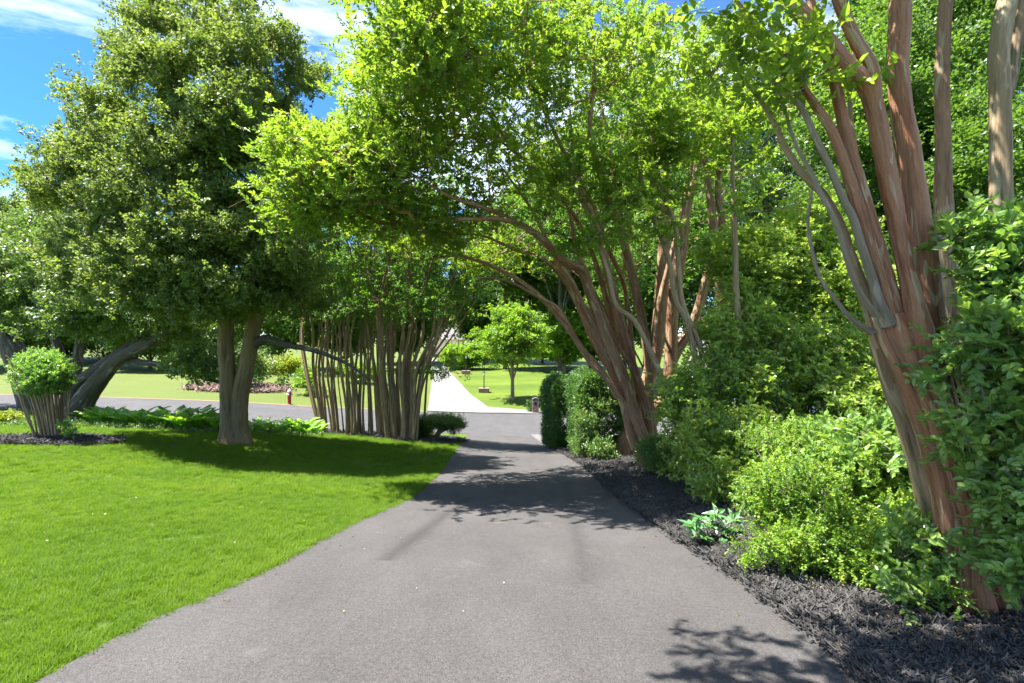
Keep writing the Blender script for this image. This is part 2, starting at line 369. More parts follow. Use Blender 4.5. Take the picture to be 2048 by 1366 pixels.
mulch = sheet('mulch_bed', bed_poly, .018, M_mulch, .25, label='black mulch bed along the right edge of the driveway', crown=.05, rough=.02)
bedL_poly = [tuple(p) for p in g2((925, 888), (880, 890), (800, 884), (700, 872), (640, 868))]+at((600, 20.3), (700, 22), (820, 22.5), (915, 20.5), (938, 18.2))
mulchL = sheet('mulch_bed', bedL_poly, .018, M_mulch, .3, label='black mulch strip under the clump of slender stems', crown=.06, rough=.02)
def ellipse(c, rx, ry, n=28, j=.06): return [(c[0]+rx*math.cos(a)*(1+random.uniform(-j, j)), c[1]+ry*math.sin(a)*(1+random.uniform(-j, j))) for a in np.arange(n)*2*PI/n]
ringc = G(115, 884); ring_poly = ellipse(ringc, 1.25, .95)
ring = sheet('mulch_ring', ring_poly, .018, M_mulch, .2, label='round dark mulch ring around the pruned multi-stem shrub', crown=.05, rough=.02)
isl_c = on(478, 38.5); isl_poly = ellipse(isl_c, 3.6, 2.6)
isl = sheet('mulch_island', isl_poly, .03, M_mulch2, .5, label='reddish brown mulch island on the lawn across the street', crown=.12)
strip_pts = at((-200, 31.6), (0, 30), (300, 30.6), (600, 31.5), (850, 34.4))
strip = sheet('soil_strip', strip_pts+[(x, y+.42) for x, y in strip_pts[::-1]], .02, M_dirt, .4, label='bare reddish soil strip along the far edge of the street')
road2 = sheet('side_road', at((-100, 82), (110, 88), (130, 96), (-100, 92)), .05, M_street, 2, label='strip of pale road far behind the leaning trees')

# ------------------------------------------------------------------ scatter: sprigs instanced on points by geometry nodes
_groups = {}
def ng_for(src):
    if src.name in _groups: return _groups[src.name]
    g = bpy.data.node_groups.new('scatter_'+src.name, 'GeometryNodeTree')
    g.interface.new_socket('Geometry', in_out='INPUT', socket_type='NodeSocketGeometry'); g.interface.new_socket('Geometry', in_out='OUTPUT', socket_type='NodeSocketGeometry')
    gi = g.nodes.new('NodeGroupInput'); go = g.nodes.new('NodeGroupOutput')
    oi = g.nodes.new('GeometryNodeObjectInfo'); oi.inputs['Object'].default_value = src; oi.inputs['As Instance'].default_value = False
    ip = g.nodes.new('GeometryNodeInstanceOnPoints')
    nr = g.nodes.new('GeometryNodeInputNamedAttribute'); nr.data_type = 'FLOAT_VECTOR'; nr.inputs[0].default_value = 'rot'
    ns = g.nodes.new('GeometryNodeInputNamedAttribute'); ns.data_type = 'FLOAT'; ns.inputs[0].default_value = 'scl'
    g.links.new(gi.outputs[0], ip.inputs['Points']); g.links.new(oi.outputs['Geometry'], ip.inputs['Instance'])
    g.links.new(nr.outputs[0], ip.inputs['Rotation']); g.links.new(ns.outputs[0], ip.inputs['Scale']); g.links.new(ip.outputs[0], go.inputs[0])
    _groups[src.name] = g; return g
def scatter(name, src, pts, rot, scl, parent=None, label=None, cat=None):
    pts = np.asarray(pts, np.float32); me = bpy.data.meshes.new(name); me.vertices.add(len(pts))
    me.vertices.foreach_set('co', pts.ravel())
    a = me.attributes.new('rot', 'FLOAT_VECTOR', 'POINT'); a.data.foreach_set('vector', np.asarray(rot, np.float32).ravel())
    a = me.attributes.new('scl', 'FLOAT', 'POINT'); a.data.foreach_set('value', np.asarray(scl, np.float32).ravel())
    o = link(name, me, parent); md = o.modifiers.new('scatter', 'NODES'); md.node_group = ng_for(src)
    if parent is None: tag(o, label, cat)
    o['kind'] = 'stuff'; return o

def leaf_geo(L, Wd, fold=.15, curl=.15, shape='oval'):
    """one leaf along +X, face up: (verts, tris)"""
    if shape == 'oval':
        xs = [.0, .3, .68, 1.0]; ws = [.02, .46, .38, 0]
    elif shape == 'lance': xs = [.0, .3, .62, 1.0]; ws = [.02, .5, .33, 0]
    else: return (np.array([(0, 0, 0), (.45*L, .5*Wd, fold*Wd), (.45*L, -.5*Wd, fold*Wd), (L, 0, -curl*L)]), [(0, 2, 1), (1, 2, 3)])
    V = [(0, 0, 0)]
    for x, w in zip(xs[1:3], ws[1:3]):
        z = -curl*L*x*x
        V += [(x*L, w*Wd, z+fold*Wd), (x*L, 0, z), (x*L, -w*Wd, z+fold*Wd)]
    V.append((L, 0, -curl*L))
    return np.array(V), [(0, 2, 1), (0, 3, 2), (1, 2, 5), (1, 5, 4), (2, 3, 6), (2, 6, 5), (4, 5, 7), (5, 6, 7)]
def sprig(name, m, n, L, Wd, twig, shape='quad', out=55, updown=25, whorl=False, seed=1, vary=.3, twigmat=None, tw=.0015, side=0):
    """a leafy twig along +X: leaves spread off it, faces mostly up"""
    r = np.random.default_rng(seed); mb = MB(); lv = []
    for k in range(n):
        f = (k+.5)/n; s = 1 if k % 2 else -1
        az = math.radians(r.normal(out*(1-.45*f), 14))*s if not whorl else r.uniform(0, 2*PI)
        el = math.radians(r.normal(8, updown))
        V, T = leaf_geo(L*(1+r.uniform(-vary, vary))*(1-.25*f), Wd*(1+r.uniform(-vary, vary)), r.uniform(.05, .3), r.uniform(0, .3), shape)
        roll = Matrix.Rotation(r.normal(0, .45), 3, 'X'); R = Matrix.Rotation(az, 3, 'Z') @ Matrix.Rotation(-el, 3, 'Y') @ roll
        V = V@np.array(R).T; c = np.array([twig*f, r.normal(0, side), r.normal(0, side*.8)])
        mb.add(V+c, t=T); lv += [r.uniform()]*len(V)
    tn = 0
    if twigmat is not None:
        b0 = mb.n; mb.tube([(-.2*twig, 0, -.01), (twig*.5, 0, .004), (twig, 0, 0)], [tw*1.3, tw, tw*.5], 3); lv += [0]*(mb.n-b0)
    me = mb.mesh(name, m, smooth=False)
    if twigmat is not None:
        me.materials.append(twigmat)
        nq = len(np.concatenate(mb.q)); me.polygons.foreach_set('material_index', [1]*nq+[0]*(len(me.polygons)-nq))
    a = me.attributes.new('lv', 'FLOAT', 'POINT'); a.data.foreach_set('value', np.array(lv, np.float32))
    return bpy.data.objects.new(name, me)        # a source shape, never linked to the scene

# leaf kinds
M_twig = simple('twig', (.14, .10, .07), .8)
L_holly = leafmat('holly_leaf', (.045, .074, .020), (.12, .16, .038), (.26, .28, .08), .34, rough=.5, clump=1.1)
L_lean = leafmat('leaning_tree_leaf', (.03, .065, .016), (.13, .18, .045), (.32, .30, .09), .3, rough=.4, clump=1.3)
L_crape = leafmat('crape_leaf', (.055, .10, .014), (.135, .20, .024), (.24, .29, .04), .45, rough=.42, clump=.8)
L_crape2 = leafmat('crape_leaf_dark', (.025, .075, .012), (.09, .17, .02), (.19, .25, .04), .4, rough=.45, clump=.8)
L_priv = leafmat('privet_leaf', (.065, .12, .018), (.20, .27, .05), (.42, .43, .14), .35, rough=.34, clump=2.2, spec=.6)
L_box = leafmat('boxwood_leaf', (.045, .10, .015), (.19, .29, .035), (.42, .46, .07), .35, rough=.4, clump=3.0)
L_boxd = leafmat('boxwood_leaf_dark', (.04, .08, .018), (.12, .18, .035), None, .25, rough=.4, clump=3.0)
L_euon = leafmat('euonymus_leaf', (.06, .12, .028), (.16, .24, .055), (.28, .36, .10), .35, rough=.36, clump=2.0, spec=.6)
L_hedge = leafmat('hedge_leaf', (.018, .05, .010), (.06, .13, .02), (.11, .19, .04), .28, rough=.42, clump=1.5)
L_vari = leafmat('variegated_leaf', (.03, .07, .018), (.12, .18, .05), (.36, .38, .22), .3, rough=.35, clump=3.0)
L_maple = leafmat('maple_leaf', (.06, .12, .012), (.16, .25, .025), (.24, .34, .05), .42, clump=1.0)
L_bg = leafmat('background_leaf', (.028, .062, .012), (.085, .15, .022), (.16, .22, .04), .36, clump=.5)
L_bgd = leafmat('evergreen_leaf', (.015, .036, .013), (.045, .085, .022), None, .15, clump=.4)
L_yel = leafmat('golden_leaf', (.06, .10, .01), (.17, .20, .02), (.30, .28, .03), .35, clump=2)
L_orange = leafmat('orange_leaf', (.08, .09, .01), (.22, .14, .02), None, .35, clump=1)
L_fern = leafmat('fern_leaf', (.09, .19, .018), (.17, .30, .025), None, .45, clump=2)
L_hell = leafmat('hellebore_leaf', (.04, .11, .04), (.11, .21, .08), None, .25, rough=.35, clump=4)
L_blade = leafmat('grass_blade', (.046, .092, .005), (.10, .16, .008), (.24, .25, .05), .42, (1.2, 1.3, .4), rough=.6, clump=.9, spec=.25)
B_crape = barkmat('crape_bark', (.34, .16, .085), (.46, .33, .20), (.13, .05, .028), .58, 1.0, .62, 1.3, red=(.28, .085, .04))
B_crape_mid = barkmat('crape_bark_mid', (.27, .15, .085), (.38, .28, .17), (.10, .05, .03), .57, .8, .7, .8, red=(.19, .068, .036))
B_slender = barkmat('slender_bark', (.27, .19, .11), (.38, .30, .19), (.07, .05, .03), .6, .8, .8, .5)
B_grey = barkmat('grey_bark', (.21, .17, .115), (.31, .26, .19), (.10, .075, .05), .6, 1, .85, .6)
B_holly = barkmat('holly_bark', (.17, .125, .055), (.23, .185, .10), (.075, .055, .025), .62, .45, .85, 1.0)
B_dark = barkmat('dark_bark', (.085, .07, .055), (.2, .18, .15), (.03, .025, .02), .6, .5, .9, 1.0)

sp_holly = sprig('sp_holly', L_holly, 16, .085, .046, .17, out=65, updown=38, whorl=True, seed=2, side=.035)
sp_lean = sprig('sp_lean', L_lean, 16, .10, .055, .22, out=60, updown=34, whorl=True, seed=3, side=.04)
sp_crape = sprig('sp_crape', L_crape, 15, .085, .046, .30, 'oval', out=62, updown=22, seed=4, twigmat=M_twig, side=.01)
sp_crape_s = sprig('sp_crape_s', L_crape2, 16, .085, .044, .28, out=62, updown=26, seed=5, side=.03)
sp_priv = sprig('sp_priv', L_priv, 13, .055, .030, .14, 'oval', out=62, updown=32, whorl=True, seed=6, twigmat=M_twig, side=.012)
sp_box = sprig('sp_box', L_box, 18, .026, .016, .10, 'oval', out=55, updown=36, whorl=True, seed=7, twigmat=M_twig, tw=.001, side=.008)
sp_boxd = sprig('sp_boxd', L_boxd, 22, .028, .017, .11, out=55, updown=36, whorl=True, seed=8, side=.02)
sp_euon = sprig('sp_euon', L_euon, 11, .062, .034, .19, 'oval', out=60, updown=22, seed=9, twigmat=M_twig, side=.006)
sp_hedge = sprig('sp_hedge', L_hedge, 20, .05, .03, .14, whorl=True, updown=40, seed=10, side=.035)
sp_vari = sprig('sp_vari', L_vari, 14, .045, .026, .12, 'oval', whorl=True, updown=35, seed=11, side=.02)
sp_maple = sprig('sp_maple', L_maple, 15, .15, .12, .4, updown=28, whorl=True, seed=12, side=.09)
sp_bg = sprig('sp_bg', L_bg, 18, .17, .12, .55, updown=32, whorl=True, seed=13, side=.17)
sp_bgd = sprig('sp_bgd', L_bgd, 20, .19, .07, .6, updown=40, whorl=True, seed=14, side=.17)
sp_yel = sprig('sp_yel', L_yel, 18, .07, .045, .2, whorl=True, updown=35, seed=15, side=.06)
sp_orange = sprig('sp_orange', L_orange, 18, .12, .07, .35, whorl=True, updown=35, seed=16, side=.1)
sp_hell = sprig('sp_hell', L_hell, 9, .125, .042, .05, 'lance', whorl=True, updown=14, seed=17)

# ------------------------------------------------------------------ tree growing
class Skel:
    def __init__(s): s.P = np.zeros((60000, 3)); s.par = np.full(60000, -1); s.D = np.zeros((60000, 3)); s.R = np.zeros(60000); s.n = 0; s.tips = []; s.nstem = 0
    def add(s, p, par, d, r=0):
        k = s.n; s.P[k] = p; s.par[k] = par; s.D[k] = d; s.R[k] = r; s.n += 1; return k
    def stem(s, pts, rad, sub=3, attach_from=.0):
        """a stem given by hand; only its upper share may carry branches"""
        P, R = resample(pts, rad, sub); prev = -1
        for k, (p, r) in enumerate(zip(P, R)):
            d = P[min(k+1, len(P)-1)]-P[max(k-1, 0)]; d = d/(np.linalg.norm(d)+1e-9)
            if k/len(P) < attach_from: continue
            prev = s.add(p, prev, d, r)
        s.nstem = s.n
    def grow(s, targets, seg=.35, jit=.06, up=.6, sag=0., maxlen=4.0):
        base = s.P[:max(s.n, 1)].copy()
        dd = np.array([np.min(((base-t)**2).sum(1)) for t in targets])
        for q in np.argsort(dd):
            t = targets[q]; P = s.P[:s.n]; v = t-P; dist = np.linalg.norm(v, axis=1)+1e-6
            cosd = (v*s.D[:s.n]).sum(1)/dist
            cost = dist*(1.25-.35*cosd)+up*np.maximum(0, P[:, 2]-t[2])
            j = int(np.argmin(cost)); d = dist[j]
            if d > maxlen*2.2: continue
            n = max(2, int(math.ceil(d/seg))); p0 = P[j].copy(); c = p0+s.D[j]*d*.42+np.array([0, 0, sag*d]); prev = j; last = p0
            for k in range(1, n+1):
                u = k/n; p = (1-u)**2*p0+2*u*(1-u)*c+u*u*t+rng.normal(0, jit, 3)*(k < n)*seg*1.6
                dr = p-last; dr = dr/(np.linalg.norm(dr)+1e-9); prev = s.add(p, prev, dr); last = p
            s.tips.append(prev)
    def radii(s, r0=.006, e=2.4):
        acc = np.zeros(s.n); 
        for k in range(s.n-1, -1, -1):
            a = max(acc[k], r0**e); acc[k] = a
            if s.par[k] >= 0: acc[s.par[k]] += a
        r = acc**(1/e); r[:s.nstem] = np.maximum(r[:s.nstem]*0, s.R[:s.nstem]); return r
    def branches(s, r0=.006, rmax=.08, thin=0):
        r = np.minimum(s.radii(r0), rmax); ch = [[] for _ in range(s.n)]
        for k in range(s.nstem, s.n): ch[s.par[k]].append(k)
        mb = MB(); todo = [(p, c) for p in range(s.nstem) for c in ch[p]]
        while todo:
            p, c = todo.pop(); line = [p, c]
            while ch[line[-1]]:
                cs = sorted(ch[line[-1]], key=lambda x: -r[x]); todo += [(line[-1], x) for x in cs[1:]]; line.append(cs[0])
            rr = r[line].copy(); rr[0] = min(rr[0], rr[1]*1.15)
            mb.tube(s.P[line], rr, 7 if rr[0] > .03 else (5 if rr[0] > .012 else 3), seed=c % 97, cap=False)
        return mb
    def leaves(s, per, spread, back=2, scale=1., svar=.25, pitch=10, pv=28):
        """points, rotations, sizes of sprigs round the twig ends"""
        tp = np.array(s.tips); K = []
        for _ in range(per):
            k = tp.copy()
            for b in range(back):
                go = (rng.random(len(k)) < .5) & (s.par[k] >= s.nstem); k = np.where(go, s.par[k], k)
            K.append(k)
        K = np.concatenate(K); n = len(K)
        d = s.D[K]; p = s.P[K]+rng.normal(0, 1, (n, 3))*np.array([spread, spread, spread*.6])
        yaw = np.arctan2(d[:, 1], d[:, 0])+rng.normal(0, 1.0, n); el = np.radians(rng.normal(pitch, pv, n))
        return p, np.stack([rng.normal(0, .45, n), -el, yaw], 1), scale*(1+rng.uniform(-svar, svar, n))

def blob(px, py, d, rx, ry, rd, n, hollow=2.6):
    v = rng.normal(size=(n, 3)); v /= np.linalg.norm(v, axis=1)[:, None]; v *= (rng.random(n)**(1/hollow))[:, None]
    return P3(px+v[:, 0]*rx, py+v[:, 2]*ry, d+v[:, 1]*rd).T
def pads(C, n, r, flat=.45):
    """n twig ends in a flattened pad about each centre"""
    m = len(C); v = rng.normal(size=(m, n, 3))*np.array([r, r, r*flat]); return (C[:, None]+v*.6).reshape(-1, 3)
def stemline(L, d=None, s=1.0):
    """pixel list (px, py, depth, width px) -> points and radii"""
    P = np.array([P3(a[0], a[1], a[2]) for a in L]); R = np.array([a[3]*a[2]/F/2*s for a in L]); return P, R

# ------------------------------------------------------------------ the big holly on the lawn
def holly():
    b = on(470, 13.0); b = G(470, 888); d0 = b[1]
    t = thing('holly_tree', 'tall broad evergreen with a forked grey-green trunk standing on the lawn', 'tree', b)
    tr = MB(); sk = Skel()
    def px(L): return [(x, y, d0*f, w) for x, y, f, w in L]
    A = stemline(px([(462, 900, 1, 60), (461, 880, 1, 46), (460, 850, 1, 37), (458, 800, 1, 34), (455, 750, 1, 31), (451, 690, 1, 29), (453, 630, 1.0, 28), (448, 520, 1.01, 28), (440, 380, 1.02, 22), (432, 200, 1.03, 15), (425, 20, 1.03, 9), (420, -60, 1.03, 4)]))
    Bs = stemline(px([(484, 900, 1, 50), (483, 880, 1, 40), (479, 850, 1, 34), (480, 800, 1, 32), (489, 750, 1, 31), (500, 690, 1, 30), (508, 640, 1, 29), (525, 540, .99, 28), (540, 420, .98, 20), (545, 280, .97, 14), (540, 150, .97, 7)]))
    A[0][0][2] = b[2]-.2; Bs[0][0][2] = b[2]-.2
    mb = MB(); mb.tube(*A, sides=22, lobes=.045, seed=3, sub=5, flare=.25); mb.build('trunk', B_holly, t)
    mb = MB(); mb.tube(*Bs, sides=22, lobes=.045, seed=5, sub=5, flare=.25); mb.build('trunk', B_holly, t)
    limb = stemline(px([(506, 688, 1, 22), (535, 678, .99, 15), (575, 690, .97, 13), (625, 700, .95, 10), (690, 725, .93, 7), (740, 760, .92, 4)]))
    mb = MB(); mb.tube(*limb, sides=10, lobes=.05, seed=6, sub=5); mb.build('limb', B_dark, t)
    sk.stem(*A, sub=5, attach_from=.45); sk.stem(*Bs, sub=5, attach_from=.45); sk.stem(*limb, sub=4, attach_from=.3)
    env = np.array([(-70, 400, 430), (-30, 330, 520), (0, 262, 560), (60, 225, 600), (130, 180, 645), (200, 135, 660), (260, 95, 665), (320, 50, 668), (370, 30, 670), (430, 45, 660), (500, 75, 650), (560, 95, 680), (610, 170, 680), (650, 290, 640)])
    C = []
    ys = rng.uniform(-60, 640, 5200)
    for y in ys:
        l, r_ = np.interp(y, env[:, 0], env[:, 1]), np.interp(y, env[:, 0], env[:, 2]); hw = (r_-l)/2; hm = hw*d0/F
        if rng.random() > (hw/300)**1.6: continue
        a = rng.uniform(0, 2*PI); q = rng.random()**.36
        C.append(P3((l+r_)/2+math.cos(a)*q*hw*.93, y, d0+math.sin(a)*q*min(hm, 3.2)))
        if len(C) >= 560: break
    C = np.vstack([C, blob(450, 500, d0-2.6, 190, 120, .6, 55), blob(330, 560, d0-2.2, 150, 80, .6, 34), blob(400, 300, d0-2.0, 160, 160, .5, 30), blob(560, 590, d0-1.8, 90, 40, .5, 16)]); T = pads(C, 6, .42, .4)
    sk.grow(C, seg=.45, up=.5); n1 = len(sk.tips); sk.grow(T, seg=.3, up=.3, maxlen=1.5)
    sk.branches(.0055, .09).build('branches', B_dark, t)['kind'] = 'stuff'
    p, r, s = sk.leaves(6, .17, 2, .92, pitch=25)
    scatter('foliage', sp_holly, p, r, s, t)
holly()

# ------------------------------------------------------------------ generic tree for the rest
def tree(name, label, stems, crown, leaf, bark, bbark=None, per=6, spread=.16, scale=1., seg=.4, padn=4, padr=.45, flat=.5, cat='tree', group=None, r0=.006, rmax=.06, sides=12, lobes=.04, base=None, stemname='stem', pitch=10, attach=.3, up=.5, jit=.06, flare=.15, joined=False, maxlen=4):
    P0 = stems[0][0][0]; t = thing(name, label, cat, (P0[0], P0[1], h(P0[0], P0[1])) if base is None else base, group)
    sk = Skel(); one = MB()
    for k, (P, R) in enumerate(stems):
        mb = one if joined else MB(); mb.tube(P, R, sides=sides, lobes=lobes, seed=k*3+len(label), sub=5, flare=flare)
        if not joined: mb.build(stemname, bark if not isinstance(bark, list) else bark[k], t)
        sk.stem(P, R, 4, attach)
    if joined: one.build(stemname, bark, t)
    if len(crown):
        if padn: sk.grow(crown, seg=seg, up=up, jit=jit, maxlen=maxlen); T = pads(crown, padn, padr, flat); sk.grow(T, seg=seg*.7, up=up*.6, jit=jit, maxlen=2)
        else: sk.grow(crown, seg=seg, up=up, jit=jit, maxlen=maxlen)
        sk.branches(r0, rmax).build('branches', bbark or bark, t)['kind'] = 'stuff'
        p, r, s = sk.leaves(per, spread, 2, scale, pitch=pitch); scatter('foliage', leaf, p, r, s, t)
    return t, sk
def drop(P, px, d, extra=.15):
    P[0][2] = h(P[0][0], P[0][1])-extra; return P

# leaning tree behind the pruned shrub
def leaning():
    d = 18.5
    def ln(L):
        P, R = stemline([(x, y, d+dz, w) for x, y, dz, w in L]); return P, R
    s1 = ln([(150, 850, 0, 56), (155, 825, 0, 48), (172, 795, 0, 38), (203, 755, -.3, 29), (238, 718, -.6, 26), (290, 690, -1, 22), (350, 650, -1.3, 20), (400, 600, -1.5, 12)])
    s2 = ln([(136, 850, 0, 30), (138, 800, 0, 24), (152, 768, .2, 20), (190, 740, .2, 18), (236, 706, 0, 16), (270, 680, 0, 16), (300, 620, .3, 12), (320, 540, .5, 7)])
    s3 = ln([(140, 800, .2, 22), (150, 760, .3, 19), (155, 720, .4, 18), (160, 660, .5, 14), (150, 590, .5, 10), (140, 500, .5, 5)])
    s4 = ln([(135, 800, .3, 20), (130, 760, .4, 18), (118, 700, .4, 15), (90, 640, .5, 11), (60, 560, .5, 6)])
    s5 = ln([(262, 722, -.6, 15), (320, 730, -.9, 10), (370, 742, -1.2, 9), (420, 760, -1.5, 7), (470, 768, -1.7, 4)])
    s1[0][0][2] = s2[0][0][2] = h(*s1[0][0][:2])-.2
    cr = np.vstack([blob(200, 580, d, 130, 95, 2.2, 90), blob(120, 480, d+.5, 110, 90, 2.2, 60), blob(330, 625, d-1, 90, 50, 1.6, 40), blob(440, 725, d-1.6, 90, 26, 1.0, 20), blob(180, 635, d-.5, 110, 30, 1.4, 36)])
    t, sk = tree('leaning_tree', 'gnarled dark tree leaning right over the street with several low limbs', [s1, s2, s3, s4, s5], cr, sp_lean, B_dark, per=4, spread=.22, scale=1.25, lobes=.07, rmax=.07, padn=4, padr=.6, stemname='limb', sides=18)
leaning()
def sideleft():
    d = 23
    s1 = stemline([(60, 735, d, 44), (30, 705, d, 38), (5, 660, d, 30), (-40, 600, d, 24), (-80, 500, d, 14)]); s2 = stemline([(40, 730, d+.3, 34), (15, 690, d+.3, 28), (-20, 640, d, 22), (10, 560, d, 14), (40, 470, d, 8)])
    b = on(78, d); s1[0][0][:] = b-np.array([0, 0, .2]); s2[0][0][:] = b-np.array([.3, 0, .2])
    cr = np.vstack([blob(20, 500, d, 95, 110, 2.6, 110), blob(30, 620, d, 70, 40, 2, 40), blob(-90, 480, d, 90, 120, 2.6, 50)])
    tree('street_tree', 'dark-limbed tree cut by the left edge of the view behind the pruned shrub', [s1, s2], cr, sp_lean, B_dark, per=4, spread=.24, scale=1.4, padn=4, padr=.7, stemname='limb')
sideleft()

# ------------------------------------------------------------------ row of slender crape myrtles left of the driveway
def slender_row():
    labels = ['slender multi-stem crape myrtle at the left end of the row, nearest the ferns', 'thin crape myrtle clump standing second from the ferns in the row', 'crape myrtle of straight slim stems between the fern side and the dense clump',
              'slim crape myrtle just left of the densest clump of the row', 'dense crape myrtle clump of many upright stems over the black mulch', 'crape myrtle at the driveway end of the row with stems arching right']
    plants = [  # base px, depth, list of (dx base, mid px at y 740, top px at y 600, width)
        (645, 19.6, [(0, 612, 600, 12), (2, 628, 622, 12), (5, 636, 640, 11), (9, 646, 655, 10)]),
        (672, 19.2, [(-3, 655, 648, 9), (0, 662, 668, 11), (6, 668, 690, 7), (4, 660, 640, 6)]),
        (700, 18.9, [(-6, 682, 672, 9), (-2, 690, 690, 12), (4, 696, 700, 10), (10, 705, 690, 14), (22, 718, 720, 12), (16, 712, 735, 10)]),
        (742, 18.4, [(0, 736, 728, 8), (3, 742, 750, 9), (-4, 735, 718, 6)]),
        (790, 17.6, [(-28, 748, 740, 13), (-20, 756, 755, 11), (-12, 764, 765, 16), (-6, 770, 775, 12), (0, 778, 780, 18), (6, 786, 795, 15), (12, 792, 800, 14), (16, 799, 815, 13), (3, 783, 772, 12), (-16, 757, 750, 8)]),
        (818, 17.2, [(-4, 808, 820, 17), (0, 815, 838, 15), (4, 826, 850, 16), (8, 833, 880, 13), (12, 842, 900, 12), (2, 836, 920, 11), (6, 850, 935, 10), (26, 858, 905, 9), (14, 848, 888, 9)]),
    ]
    for pi_, (bx, d, st) in enumerate(plants):
        stems = []
        for k, (dx, m, tp, w) in enumerate(st):
            zj = rng.uniform(-.6, .6); w *= .54
            b = on(bx+dx, d+zj)
            L = [P3(bx+dx+(m-bx-dx)*.35+rng.normal(0, 1.5), 820, d+zj), P3(m+rng.normal(0, 2), 740, d+zj*1.4), P3((m+tp)/2+rng.normal(0, 4), 670, d+zj*1.8), P3(tp+rng.normal(0, 5), 600, d+zj*2), P3(tp+(tp-m)*.8+rng.normal(0, 10), 520, d+zj*2.5-.3), P3(tp+(tp-m)*1.9+rng.normal(0, 16), 430, d+zj*3-.6), P3(tp+(tp-m)*3.0+rng.normal(0, 20), 350, d+zj*3.5-.8)]
            P = np.vstack([b-np.array([0, 0, .12]), L]); R = np.array([1.25, 1, .92, .8, .7, .55, .4, .2])*w*d/F/2
            stems.append((P, R))
            if k % 2 == 0:
                o_ = rng.normal(0, .09, 3)*np.array([1, 2.5, 0]); P2 = P+o_+np.linspace(0, 1, len(P))[:, None]**1.3*np.array([rng.normal(.1, .35), rng.normal(0, .5), 0]); stems.append((P2, R*.7))
        cx = [a[2] for a in st]; c0 = sum(cx)/len(cx)
        nC = 20+5*len(st)
        cr = np.vstack([blob(c0, 470, d, 70+6*len(st), 130, 2.0, nC), blob(c0, 600, d-.4, 60+4*len(st), 50, 1.8, nC//3)])
        if pi_ == 5: cr = np.vstack([cr, blob(940, 560, d, 60, 45, 1.8, 26), blob(900, 480, d, 80, 60, 2, 30)])
        if pi_ == 5: cr = np.vstack([cr, blob(888, 742, d-.4, 26, 14, .4, 5)])
        tree('crape_myrtle', labels[pi_], stems, cr, sp_crape_s, B_slender, per=3, spread=.22, scale=1.05, seg=.45, padn=3, padr=.5, group='slender crape myrtles in a row beside the street', attach=.5, sides=9, lobes=.06, r0=.005, rmax=.03, flare=.3)
slender_row()

